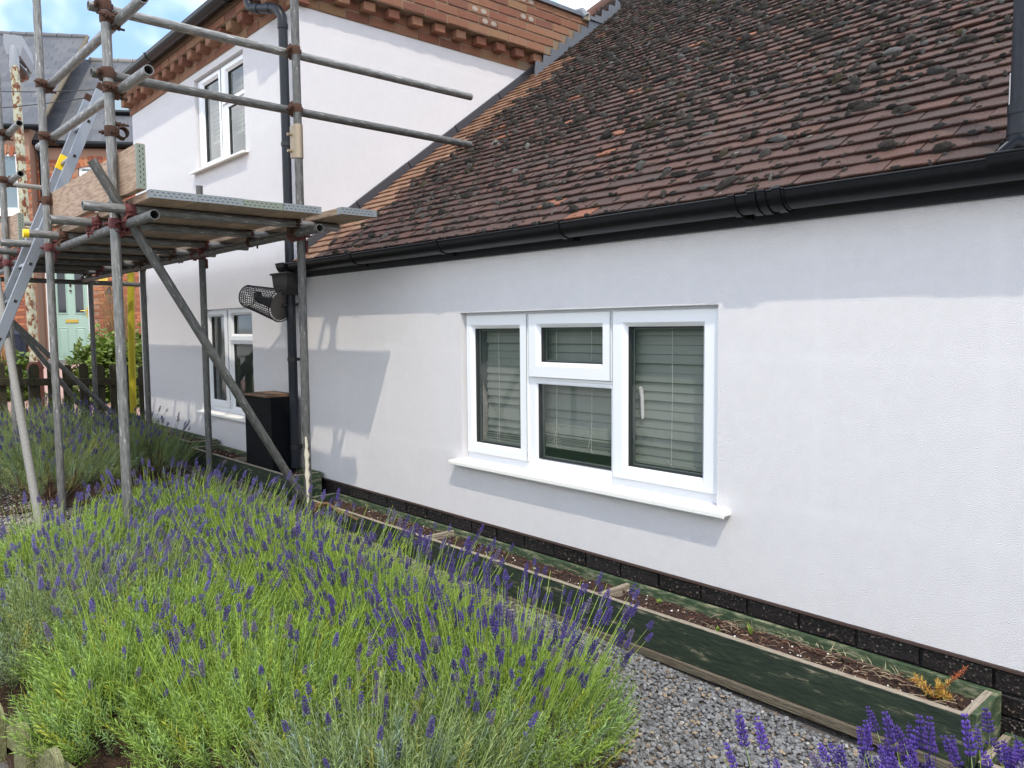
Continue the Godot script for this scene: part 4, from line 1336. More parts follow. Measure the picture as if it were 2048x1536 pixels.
func make_ladder() -> void:
	var o := thing("ladder", Vector3(-6.35, 0.33, 2.34), "aluminium ladder with yellow tape leaning on the scaffold", "ladder")
	# leans towards the house: foot far out, head between the inner and outer standards
	var top := Vector3(0, 3.30, 1.155)
	var foot := Vector3(0, ground_y(-6.3, 2.3), 2.34)
	var dirv := (top - foot).normalized()
	var nrm := Vector3(0, dirv.z, -dirv.y)      # across the stile, in its plane
	var xs := [-6.18, -6.52]
	for x in xs:
		var b := MB.new()
		var bs := Basis(Vector3(1, 0, 0), dirv, Vector3(1, 0, 0).cross(dirv))
		b.box(Vector3(-0.012, 0, -0.033), Vector3(0.012, (top - foot).length(), 0.033), 0.003, Transform3D(bs, foot + Vector3(x, 0, 0)))
		var st := part(o, "stile", b.mesh(), M.alu)
		var e := MB.new()
		e.box(Vector3(-0.014, (top - foot).length() - 0.05, -0.035), Vector3(0.014, (top - foot).length() + 0.004, 0.035), 0.004, Transform3D(bs, foot + Vector3(x, 0, 0)))
		part(st, "end_cap", e.mesh(), M.rust_dark)
	var k := 0.2
	var bs2 := Basis(Vector3(1, 0, 0), dirv, Vector3(1, 0, 0).cross(dirv))
	while k < (top - foot).length() - 0.1:
		var p := foot + dirv * k
		var b := MB.new()
		b.box(Vector3(-6.52, -0.013, -0.013), Vector3(-6.165, 0.013, 0.013), 0.003, Transform3D(bs2, p))
		var r := part(o, "rung", b.mesh(), M.alu)
		b = MB.new()
		b.box(Vector3(-6.166, -0.009, -0.009), Vector3(-6.1635, 0.009, 0.009), 0.0, Transform3D(bs2, p))
		part(r, "rung_opening", b.mesh(), M.slot)
		k += 0.272
	var t := MB.new()
	t.box(Vector3(-6.534, 2.60, -0.0345), Vector3(-6.506, 2.71, 0.0345), 0.001, Transform3D(bs2, foot))
	part(o, "tape", t.mesh(), M.yellow, Transform3D.IDENTITY, "", "yellow tape round a stile")

# ---------------------------------------------------------------- things by the wall
func make_wall_things() -> void:
	# black box in the upper trough
	var o := thing("storage_box", Vector3(-5.78, 0.50, 0.14), "tall black painted wooden box standing in the upper trough by the downpipe", "box")
	var b := MB.new()
	b.box(Vector3(-6.08, 0.47, 0.225), Vector3(-5.60, 1.04, 0.243), 0.002)
	part(o, "front_panel", b.mesh(), M.black_paint)
	for x in [-6.08, -5.618]:
		b = MB.new()
		b.box(Vector3(x, 0.47, 0.03), Vector3(x + 0.018, 1.04, 0.224), 0.002)
		part(o, "side_panel", b.mesh(), M.black_paint)
	b = MB.new()
	b.box(Vector3(-6.06, 1.022, 0.03), Vector3(-5.62, 1.036, 0.223), 0.002)
	part(o, "top_panel", b.mesh(), M.black_paint)
	b = MB.new()
	b.box(Vector3(-6.03, 1.041, 0.05), Vector3(-5.63, 1.057, 0.26), 0.003, Transform3D(Basis(Vector3.UP, 0.02), Vector3(0.0, 0, -0.11)))
	b.box(Vector3(-5.98, 1.0575, 0.06), Vector3(-5.66, 1.066, 0.22), 0.003, Transform3D(Basis(Vector3.UP, -0.03), Vector3(0.0, 0, 0.16)))
	var lid := part(self, "wooden_board", b.mesh(), M.lid)
	tag(lid, "brown offcut of board lying on the black box", "board")
	# caged lamp by the hopper
	o = thing("caged_lamp", Vector3(-5.72, 1.80, 0.0), "black wire mesh cage round a dark lamp on the white wall by the hopper", "lamp")
	var A := Vector3(-5.90, 1.815, 0.265)      # narrow end
	var B := Vector3(-5.56, 1.735, 0.155)      # wide end, against the bracket
	var ax := (B - A).normalized()
	var u := ax.cross(Vector3.UP).normalized()
	var w := ax.cross(u)
	b = MB.new()
	for q in 15:
		var f := q / 14.0
		var c := A.lerp(B, f)
		var r := lerpf(0.085, 0.125, f)
		var pts := []
		for s in 25:
			pts.append(c + (u * cos(TAU * s / 24) + w * sin(TAU * s / 24)) * r)
		b.rod(pts, 0.0045 if q in [0, 14] else 0.0021, 4, false)
	for s in 36:
		var d := u * cos(TAU * s / 36) + w * sin(TAU * s / 36)
		b.rod([A + d * 0.085, B + d * 0.125], 0.0021, 4, false)
	for s in 9:
		var y := -0.075 + 0.01875 * s
		var hw := sqrt(maxf(0.085 * 0.085 - y * y, 0.0))
		b.rod([A + u * y - w * hw, A + u * y + w * hw], 0.0021, 4, false)
		b.rod([A + w * y - u * hw, A + w * y + u * hw], 0.0021, 4, false)
	part(o, "mesh_cage", b.mesh(), M.black_wire)
	b = MB.new()
	var c2 := A.lerp(B, 0.45)
	b.rod([c2 - ax * 0.07, c2 - ax * 0.04, c2 + ax * 0.03, c2 + ax * 0.09, c2 + ax * 0.13], [0.018, 0.03, 0.034, 0.042, 0.045], 12)
	b.box(Vector3(-0.03, -0.025, -0.02), Vector3(0.03, 0.04, 0.02), 0.004, Transform3D(Basis.IDENTITY, c2 - ax * 0.05 + Vector3(0, 0.012, 0)))
	part(o, "lamp_body", b.mesh(), M.black_plastic)
	b = MB.new()
	b.rod([B - ax * 0.02, B + ax * 0.005], [0.07, 0.11], 20)
	part(o, "reflector", b.mesh(), M.reflector)
	b = MB.new()
	b.rod([B, Vector3(-5.53, 1.74, 0.05), Vector3(-5.53, 1.76, -0.005)], 0.012, 8)
	part(o, "bracket", b.mesh(), M.black_plastic)
	# rope round the foot of the brace
	b = MB.new()
	var bc := Vector3(-4.405, 0.45, 0.565)
	var d1 := Vector3(-0.12, -2.175, -1.3).normalized()
	var e1 := d1.cross(Vector3.RIGHT).normalized()
	var e2 := d1.cross(e1)
	for k in 3:
		var pts := []
		for s in 17:
			var a := TAU * s / 16.0
			pts.append(bc + d1 * (0.022 * k + 0.006 * sin(a)) + (e1 * cos(a) + e2 * sin(a)) * (0.035 + 0.003 * sin(3 * a + k)))
		b.rod(pts, 0.010, 6, false)
	b.rod([bc + Vector3(0.02, 0.01, -0.03), bc + Vector3(0.05, 0.01, -0.10), bc + Vector3(0.10, -0.05, -0.2), bc + Vector3(0.14, -0.09, -0.26)], 0.009, 6)
	b.rod([bc + Vector3(0.0, 0.02, -0.03), bc + Vector3(0.07, 0.03, -0.09), bc + Vector3(0.12, -0.03, -0.15)], 0.010, 6)
	var rp := part(self, "rope", b.mesh(), M.rope)
	tag(rp, "frayed brown rope lashing the diagonal brace to the trough", "rope")

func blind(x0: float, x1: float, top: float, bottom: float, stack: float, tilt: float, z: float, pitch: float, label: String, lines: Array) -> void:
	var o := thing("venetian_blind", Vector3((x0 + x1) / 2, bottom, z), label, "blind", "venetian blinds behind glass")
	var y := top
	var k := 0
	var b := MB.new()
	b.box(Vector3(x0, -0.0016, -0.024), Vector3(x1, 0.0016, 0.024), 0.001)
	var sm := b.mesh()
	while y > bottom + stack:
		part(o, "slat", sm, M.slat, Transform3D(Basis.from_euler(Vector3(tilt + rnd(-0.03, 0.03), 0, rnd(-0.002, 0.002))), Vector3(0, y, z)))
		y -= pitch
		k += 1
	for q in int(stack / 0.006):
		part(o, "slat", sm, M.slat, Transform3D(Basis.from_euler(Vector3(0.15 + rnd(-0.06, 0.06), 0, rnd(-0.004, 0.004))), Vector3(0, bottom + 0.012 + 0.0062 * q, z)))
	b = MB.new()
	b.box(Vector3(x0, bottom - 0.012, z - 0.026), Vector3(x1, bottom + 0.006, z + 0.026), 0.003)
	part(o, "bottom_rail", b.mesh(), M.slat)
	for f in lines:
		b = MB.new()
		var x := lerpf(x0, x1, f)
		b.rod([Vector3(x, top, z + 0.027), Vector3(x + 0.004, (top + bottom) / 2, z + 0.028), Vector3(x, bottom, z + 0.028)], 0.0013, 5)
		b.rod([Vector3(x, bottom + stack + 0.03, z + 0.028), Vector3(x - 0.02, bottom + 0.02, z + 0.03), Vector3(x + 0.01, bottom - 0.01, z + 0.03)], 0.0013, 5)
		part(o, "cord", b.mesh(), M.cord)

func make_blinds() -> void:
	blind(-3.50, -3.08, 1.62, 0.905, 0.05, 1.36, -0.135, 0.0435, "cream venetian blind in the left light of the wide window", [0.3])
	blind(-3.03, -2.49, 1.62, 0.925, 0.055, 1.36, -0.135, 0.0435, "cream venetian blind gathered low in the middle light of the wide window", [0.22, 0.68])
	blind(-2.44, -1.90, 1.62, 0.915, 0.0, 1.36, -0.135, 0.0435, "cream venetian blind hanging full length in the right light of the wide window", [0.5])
	blind(-7.52, -6.52, 3.86, 3.30, 0.02, 1.0, -0.14, 0.04, "pale venetian blind in the upper window", [0.2, 0.75])
	# pot plant on the inner window board
	var o := thing("pot_plant", Vector3(-2.12, 0.80, -0.19), "small leafy pot plant behind the right light of the wide window", "plant")
	var b := MB.new()
	b.lathe([Vector2(0.03, 0.80), Vector2(0.042, 0.87), Vector2(0.045, 0.88), Vector2(0.04, 0.88)], 14, at(-2.12, 0, -0.19))
	part(o, "pot", b.mesh(), M.pole_base)
	b = MB.new()
	for k in 14:
		b.col = Color(0.09, 0.16, 0.04)
		var a := rnd(0, TAU)
		var p := Vector3(-2.12, 0.88, -0.19)
		var d := Vector3(cos(a), rnd(0.3, 1.0), sin(a)).normalized()
		leaf_blade(b, p + d * 0.02, d, 0.06, 0.018)
	part(o, "leaves", b.mesh(), M.leaf)

func leaf_blade(b: MB, p: Vector3, d: Vector3, l: float, w: float) -> void:
	var s := d.cross(Vector3.UP)
	s = s.normalized() if s.length() > 0.05 else Vector3.RIGHT
	var nn := s.cross(d).normalized()
	var m := p + d * l * 0.45 + nn * l * 0.06
	var e := p + d * l - nn * l * 0.05
	b.tri(p, m + s * w, m - s * w)
	b.tri(m - s * w, m + s * w, e)

# ---------------------------------------------------------------- troughs
func trough(x0: float, x1: float, zb: float, zf: float, y0: float, y1: float, div: Array, label: String, soil_label: String) -> void:
	var o := thing("planter", Vector3((x0 + x1) / 2, y0, (zb + zf) / 2), label, "planter")
	var b := MB.new()
	b.box(Vector3(x0, y0 + 0.035, zf - 0.022), Vector3(x1, y1 - 0.003, zf), 0.002)
	part(o, "front_board", b.mesh(), M.green)
	b = MB.new()
	var n := int((x1 - x0) / 1.3) + 1
	for k in n:      # bare timber edge where the paint has gone
		b.box(Vector3(lerpf(x0, x1, float(k) / n) + 0.001, y1 - 0.0028, zf - 0.0225 - 0.001 * (k % 2)), Vector3(lerpf(x0, x1, float(k + 1) / n) - 0.001, y1 + 0.001 * (k % 2), zf + 0.0008), 0.001)
	part(o, "front_edge", b.mesh(), M.weathered)
	b = MB.new()
	b.box(Vector3(x0 + 0.01, y0, zf - 0.03), Vector3(x1 - 0.02, y0 + 0.034, zf + 0.010), 0.003)
	part(o, "skirting_board", b.mesh(), M.weathered_dark)
	b = MB.new()
	b.box(Vector3(x0, y0, zb), Vector3(x1, y1 - 0.004, zb + 0.022), 0.002)
	part(o, "back_board", b.mesh(), M.green_worn)
	b = MB.new()
	b.box(Vector3(x0, y1 - 0.0035, zb - 0.0005), Vector3(x1, y1, zb + 0.0225), 0.001)
	part(o, "back_edge", b.mesh(), M.green_worn)
	for x in [x0, x1 - 0.022]:
		b = MB.new()
		b.box(Vector3(x, y0 + 0.02, zb + 0.023), Vector3(x + 0.022, y1 - 0.004, zf - 0.024), 0.002)
		part(o, "end_board", b.mesh(), M.green_worn)
		b = MB.new()
		b.box(Vector3(x - 0.0005, y1 - 0.0035, zb + 0.0235), Vector3(x + 0.0225, y1 + 0.0005, zf - 0.0245), 0.001)
		part(o, "end_edge", b.mesh(), M.weathered)
	if x1 > -1.0:
		b = MB.new()
		b.box(Vector3(x1 + 0.0005, y0 + 0.02, zb), Vector3(x1 + 0.018, y1 + 0.001, zf - 0.03), 0.002)
		part(o, "end_panel", b.mesh(), M.green_worn)
	for x in div:
		b = MB.new()
		b.box(Vector3(x, y1 - 0.06, zb + 0.023), Vector3(x + 0.02, y1 - 0.005, zf - 0.024), 0.002)
		part(o, "divider", b.mesh(), M.weathered)
	# soil
	var f := FastNoiseLite.new()
	f.seed = 77
	f.frequency = 9.0
	b = MB.new()
	var nx := int((x1 - x0) / 0.02)
	var nz := 11
	var g := []
	for a in nx + 1:
		var r := []
		for c in nz + 1:
			var x := lerpf(x0 + 0.023, x1 - 0.023, float(a) / nx)
			var z := lerpf(zb + 0.023, zf - 0.023, float(c) / nz)
			r.append(Vector3(x, y1 - 0.042 + 0.014 * f.get_noise_2d(x, z) + 0.010 * f.get_noise_2d(x * 4.0, z * 4.0) + rnd(-0.003, 0.003), z))
		g.append(r)
	for a in nx:
		for c in nz:
			b.quad(g[a][c + 1], g[a + 1][c + 1], g[a + 1][c], g[a][c])
	var s := part(self, "soil", b.mesh(), M.soil)
	tag(s, soil_label, "soil", "", "stuff")
	# crumbs, perlite and straw on the soil
	var xf := []
	var cs := []
	for k in int((x1 - x0) * 420):
		var x := rnd(x0 + 0.03, x1 - 0.03)
		var z := rnd(zb + 0.03, zf - 0.03)
		var sz := rnd(0.0025, 0.008)
		xf.append(Transform3D(Basis.from_euler(Vector3(rnd(0, 6), rnd(0, 6), rnd(0, 6))).scaled(Vector3(sz, sz * 0.8, sz)), Vector3(x, y1 - 0.036 + rnd(-0.006, 0.008), z)))
		var q := rng.randf()
		if q < 0.10:
			cs.append(Color(0.75, 0.72, 0.66))
			xf[xf.size() - 1].basis = xf[xf.size() - 1].basis.scaled(Vector3.ONE * 0.6)
		elif q < 0.3: cs.append(Color(0.16, 0.09, 0.055))
		else: cs.append(Color(0.06, 0.032, 0.02))
	many(s, "crumbs", rock(5), M.bits, xf, cs)
	if x0 > -5.2:
		var st := MB.new()
		for k in 190:
			var x := rnd(x0 + 0.05, x1 - 0.05)
			if rng.randf() < 0.7: x = rnd(-1.75, x1 - 0.05)
			var z := rnd(zb + 0.035, zf - 0.035)
			var a := rnd(0, TAU)
			var l := rnd(0.02, 0.07)
			var p := Vector3(x, y1 - 0.028 + rnd(0, 0.012), z)
			var d := Vector3(cos(a), rnd(-0.1, 0.35), sin(a) * 0.6)
			var q := rnd(0.6, 1.3)
			st.col = Color(0.34 * q, 0.26 * q, 0.17 * q) if rng.randf() < 0.75 else Color(0.20 * q, 0.08 * q, 0.05 * q)
			st.rod([p, p + d * l * 0.5 + Vector3(0, 0.004, 0), p + d * l], 0.0011, 4)
		part(s, "straw", st.mesh(), M.bits, Transform3D.IDENTITY, "stuff")

func make_troughs() -> void:
	trough(-5.02, -0.792, 0.030, 0.284, 0.185, 0.378, [-3.62, -2.30], "long low green trough of peeling paint under the wide window", "dark crumbly soil in the long low trough")
	trough(-7.2, -5.24, 0.030, 0.29, 0.30, 0.500, [-6.35], "green trough under the black box", "brown soil in the trough with the black box")
	trough(-9.5, -7.22, 0.030, 0.29, 0.36, 0.545, [-8.4], "green trough farthest along the wall, by the yellow sleeve", "brown soil in the trough by the yellow sleeve")
	trough(-0.76, 1.4, 0.030, 0.284, 0.12, 0.252, [], "low green trough beyond the end panel of the long trough", "brown soil in the trough beyond the end panel")
	# dying conifer seedling in the corner of the long trough
	var o := thing("seedling", Vector3(-0.93, 0.34, 0.15), "orange dying conifer seedling in the corner of the long trough", "plant")
	var b := MB.new()
	var base := Vector3(-0.93, 0.335, 0.15)
	var tips := []
	for k in 13:
		var a := rnd(0, TAU)
		var tip := base + Vector3(cos(a) * rnd(0.03, 0.085) - 0.02, rnd(0.02, 0.07), sin(a) * rnd(0.03, 0.07))
		if k == 0: tip = base + Vector3(0.075, 0.115, -0.045)
		if k == 1: tip = base + Vector3(0.06, 0.09, -0.03)
		b.col = Color(0.28, 0.12, 0.06)
		b.rod([base, base.lerp(tip, 0.5) + Vector3(0, 0.012, 0), tip], 0.0016, 4)
		for q in 60:
			var f := rnd(0.12, 1.0)
			var p := base.lerp(tip, f) + Vector3(0, 0.012 * sin(PI * f), 0)
			var d := ((tip - base).normalized() * 0.6 + Vector3(rnd(-1, 1), rnd(-0.6, 1), rnd(-1, 1))).normalized()
			var u := rng.randf()
			b.col = Color(0.62, 0.32, 0.06) if u < 0.45 else (Color(0.62, 0.40, 0.10) if u < 0.75 else Color(0.30, 0.30, 0.05))
			if k < 2 and f > 0.6: b.col = Color(0.55, 0.16, 0.06)
			leaf_blade(b, p, d, rnd(0.012, 0.022), 0.0013)
	part(o, "needles", b.mesh(), M.leaf, Transform3D.IDENTITY, "stuff")
	# withered sprig beside it
	o = thing("withered_sprig", Vector3(-1.2, 0.34, 0.12), "withered grey sprig lying on the soil of the long trough", "plant")
	b = MB.new()
	var p0 := Vector3(-1.0, 0.35, 0.13)
	var p1 := Vector3(-1.50, 0.352, 0.085)
	b.col = Color(0.20, 0.10, 0.08)
	b.rod([p0, p0.lerp(p1, 0.3) + Vector3(0, 0.018, 0), p0.lerp(p1, 0.7) + Vector3(0, 0.012, 0.01), p1], 0.0022, 5)
	for k in 46:
		var f := rnd(0.1, 1.0)
		var p := p0.lerp(p1, f) + Vector3(0, 0.014, 0)
		var g := rnd(0.7, 1.3)
		b.col = Color(0.36 * g, 0.33 * g, 0.20 * g)
		leaf_blade(b, p, Vector3(rnd(-1, 0.2), rnd(-0.2, 0.8), rnd(-0.8, 0.8)).normalized(), rnd(0.025, 0.05), 0.0022)
	part(o, "dry_leaves", b.mesh(), M.leaf)
	# weeds
	for q in [[-1.62, 0.12, "small fresh weed with upright tips in the long trough"], [-1.72, 0.19, "tiny two leaved weed beside the straw in the long trough"], [-2.08, 0.10, "tiny weed seedling by the divider of the long trough"]]:
		o = thing("weed", Vector3(q[0], 0.345, q[1]), q[2], "weed")
		b = MB.new()
		for k in 9:
			var a := rnd(0, TAU)
			b.col = Color(0.22, 0.34, 0.04)
			leaf_blade(b, Vector3(q[0] + rnd(-0.008, 0.008), 0.345, q[1] + rnd(-0.008, 0.008)), Vector3(cos(a) * 0.4, 1.0, sin(a) * 0.4).normalized(), rnd(0.02, 0.05) if q[0] > -1.7 else rnd(0.015, 0.028), 0.004)
		part(o, "leaves", b.mesh(), M.leaf)

# ---------------------------------------------------------------- lavender
func sprig_mesh(k: int) -> ArrayMesh:      # leafy shoot about 0.16 m long, growing along y
	var r := RandomNumberGenerator.new()
	r.seed = 200 + k
	var b := MB.new()
	var bend := Vector3(r.randf_range(-0.03, 0.03), 0, r.randf_range(-0.03, 0.03))
	var len := 0.16
	b.col = Color(0.75, 0.85, 0.6)
	b.rod([Vector3.ZERO, Vector3(0, len * 0.5, 0) + bend * 0.4, Vector3(0, len, 0) + bend], [0.0014, 0.0012, 0.0008], 3, false)
	for q in 11:
		var f := 0.12 + 0.86 * q / 10.0
		var p := Vector3(0, len * f, 0) + bend * f * f
		var a := q * 1.65 + r.randf_range(-0.3, 0.3)
		for s in 2:
			var aa := a + PI * s
			var d := Vector3(cos(aa), r.randf_range(0.55, 1.3) + f * 0.8, sin(aa)).normalized()
			var l := r.randf_range(0.026, 0.046) * (1.15 - 0.45 * f)
			var g := r.randf_range(0.8, 1.15)
			b.col = Color(g, g, g * r.randf_range(0.85, 1.1))
			var sd := d.cross(Vector3.UP).normalized()
			var nn := sd.cross(d).normalized()
			var w := r.randf_range(0.0012, 0.0018)
			var m := p + d * l * 0.5 + nn * l * 0.05
			var e := p + d * l - nn * l * 0.10
			b.tri(p, m + sd * w, m - sd * w)
			b.tri(m - sd * w, m + sd * w, e)
	return b.mesh()

func spike_mesh(k: int) -> ArrayMesh:      # flower spike, growing along y from 0, about 0.05 m long
	var key := "spike%d" % k
	if G.has(key): return G[key]
	var r := RandomNumberGenerator.new()
	r.seed = 300 + k
	var b := MB.new()
	var whorls := 5 + k % 3
	var y := 0.0
	if k % 3 == 1:      # a lone lower whorl
		spike_ring(b, r, -0.022, 0.0065, 5)
	b.col = Color(0.5, 0.7, 0.5)
	b.rod([Vector3(0, -0.03, 0), Vector3(0, 0.045, 0)], 0.0012, 3, false)
	for q in whorls:
		var f := float(q) / (whorls - 1)
		var rad := lerpf(0.0085, 0.0042, f * f)
		spike_ring(b, r, y, rad, 7 if q < whorls - 1 else 4)
		y += 0.0078 + r.randf_range(-0.0008, 0.001)
	G[key] = b.mesh()
	return G[key]

func spike_ring(b: MB, r: RandomNumberGenerator, y: float, rad: float, n: int) -> void:
	for s in n:
		var a := TAU * s / n + r.randf_range(-0.3, 0.3)
		var d := Vector3(cos(a), 0.75, sin(a)).normalized()
		var p := Vector3(cos(a) * rad * 0.35, y + r.randf_range(-0.0015, 0.0015), sin(a) * rad * 0.35)
		var l := rad * 1.15 + 0.002
		var g := r.randf_range(0.7, 1.25)
		b.col = Color(g, g * r.randf_range(0.85, 1.05), g)
		var t := Vector3(-sin(a), 0, cos(a))
		var nn := d.cross(t).normalized()
		var w := 0.0026
		var m := p + d * l * 0.55
		var e := p + d * l
		var c := [m + t * w, m + nn * w, m - t * w, m - nn * w]
		for q in 4:
			b.tri(p, c[(q + 1) % 4], c[q])
			b.tri(e, c[q], c[(q + 1) % 4])

# cx, cz: middle; rad: spread; high: height of the leafy mound; stems: number of flower stems
func lavender(cx: float, cz: float, rad: float, high: float, stems: int, sprigs: int, reach: float, leaf_col: Color, flower_col: Color, lean: Vector3, singles: int, bare_share: float, label: String, group: String) -> void:
	var gy := ground_y(cx, cz)
	var o := thing("lavender", Vector3(cx, gy, cz), label, "lavender", group)
	var base := Vector3(cx, gy, cz)
	# woody heart
	var b := MB.new()
	for k in 26:
		var a := rnd(0, TAU)
		var p := base + Vector3(cos(a), 0, sin(a)) * rnd(0.0, 0.10)
		var e := base + Vector3(cos(a) * rad * rnd(0.3, 0.75), high * rnd(0.4, 0.65), sin(a) * rad * rnd(0.3, 0.75)) 
		b.col = Color(0.13, 0.075, 0.04) * rnd(0.6, 1.4)
		b.rod([p - Vector3(0, 0.01, 0), p.lerp(e, 0.5) - Vector3(0, 0.03, 0), e], [0.006, 0.004, 0.002], 4, false)
	part(o, "woody_stems", b.mesh(), M.bits)
	# leafy shoots over the mound, with a bare hollow or two
	var hollows := []
	for hq in 2:
		var ha := rnd(0, TAU)
		hollows.append(Vector2(cos(ha), sin(ha)) * rad * rnd(0.25, 0.75))
	var xf := [[], [], [], []]
	var col := [[], [], [], []]
	for k in sprigs:
		var a := rnd(0, TAU)
		var q := sqrt(rng.randf())
		var dome := sqrt(maxf(0.0, 1.0 - q * q * 0.85))
		var rr := q * rad
		var in_hollow := false
		for hq in hollows:
			if Vector2(cos(a) * rr, sin(a) * rr).distance_to(hq) < 0.095: in_hollow = true
		if in_hollow and rng.randf() < 0.85: continue
		var yy := high * dome * rnd(0.30, 0.78)
		var p := base + Vector3(cos(a) * rr, yy, sin(a) * rr)
		var d := (Vector3(cos(a) * q * 0.75, 1.0, sin(a) * q * 0.75) + lean * 0.5 + Vector3(rnd(-0.35, 0.35), 0, rnd(-0.35, 0.35))).normalized()
		var s := rnd(0.6, 1.1)
		var t := along(d, p, rnd(0, TAU))
		t.basis = t.basis * Basis.from_scale(Vector3(s, s, s))
		var kk := rng.randi() % 4
		xf[kk].append(t)
		var g := rnd(0.7, 1.2)
		var w := rng.randf()
		var c := leaf_col * g
		if w < 0.22: c = Color(leaf_col.r * 0.95, leaf_col.g * 0.98, leaf_col.b * 1.9) * g
		elif w < 0.30: c = Color(leaf_col.r * 1.5, leaf_col.g * 1.05, leaf_col.b * 0.6) * g
		c.a = 1.0
		col[kk].append(c)
	for k in 4:
		if not G.has("sprig%d" % k): G["sprig%d" % k] = sprig_mesh(k)
		many(o, "leafy_shoots", G["sprig%d" % k], M.leaf, xf[k], col[k])
	# flower stems and their spikes
	b = MB.new()
	var spikes := []
	for k in stems:
		var a := rnd(0, TAU)
		var q := sqrt(rng.randf()) * 0.95
		var p := base + Vector3(cos(a) * q * rad * 0.75, high * 0.35, sin(a) * q * rad * 0.75)
		var d := (Vector3(cos(a) * q * 0.55, 1.0, sin(a) * q * 0.55) + lean + Vector3(rnd(-0.10, 0.10), 0, rnd(-0.10, 0.10))).normalized()
		var l := reach * (0.45 + 0.6 * pow(rng.randf(), 0.8))
		var m := p + d * l * 0.55 + Vector3(rnd(-0.012, 0.012), 0.0, rnd(-0.012, 0.012))
		var e := p + d * l + Vector3(0, -0.02 * rnd(0, 1), 0) + lean * 0.05
		var g := rnd(0.75, 1.3)
		b.col = Color(leaf_col.r * 1.25 * g, leaf_col.g * 1.2 * g, leaf_col.b * 1.0 * g)
		b.rod([p, m, e], [0.0011, 0.0010, 0.0008], 3, false)
		# one pair of leaves on the stem
		if rng.randf() < 0.6:
			var lp := p.lerp(m, rnd(0.1, 0.8))
			leaf_blade(b, lp, (d + Vector3(rnd(-0.8, 0.8), 0, rnd(-0.8, 0.8))).normalized(), rnd(0.03, 0.05), 0.0017)
		if rng.randf() < 0.03: b.col = Color(0.30, 0.20, 0.10)
		var bare := rng.randf() < bare_share
		if not bare:
			var t := along((e - m).normalized() + Vector3(rnd(-0.12, 0.12), 0.1, rnd(-0.12, 0.12)), e - (e - m).normalized() * 0.012, rnd(0, TAU))
			var s := rnd(0.75, 1.25) * (1.35 if cx > -1.0 else 1.0)
			t.basis = t.basis * Basis.from_scale(Vector3(s * 0.70, s * rnd(0.62, 1.05), s * 0.70))
			spikes.append([e.distance_to(Vector3(0, 1.55, 2.8)) - (e.y - gy) * 0.8, t, rng.randi() % 6, rng.randi() % 4])
	part(o, "flower_stems", b.mesh(), M.stem, Transform3D.IDENTITY, "stuff")
	spikes.sort_custom(func(u, v): return u[0] < v[0])
	var rest := [[], [], [], [], [], []]
	var rest_c := [[], [], [], [], [], []]
	for k in spikes.size():
		var q: Array = spikes[k]
		if k < singles:
			part(o, "flower_spike", spike_mesh(q[2]), M[flower_set(flower_col)][q[3]], q[1])
		else:
			rest[q[2]].append(q[1])
			var g := rnd(0.7, 1.25)
			rest_c[q[2]].append(Color(flower_col.r * g, flower_col.g * g, flower_col.b * g))
	for k in 6:
		if rest[k].size() > 8:
			many(o, "far_spikes", spike_mesh(k), M.flower, rest[k], rest_c[k])

func flower_set(c: Color) -> String:
	var key := "flowers" + c.to_html()
	if not M.has(key):
		M[key] = []
		for g in [0.7, 0.95, 1.2, 1.0]:
			var fc := Color(c.r * g, c.g * g, c.b * g)
			if M[key].size() == 3: fc = Color(0.16, 0.13, 0.22)      # spikes past their best
			M[key].append(leafy(fc.linear_to_srgb(), Color(0.45, 0.4, 0.55), 0.7))
	return key

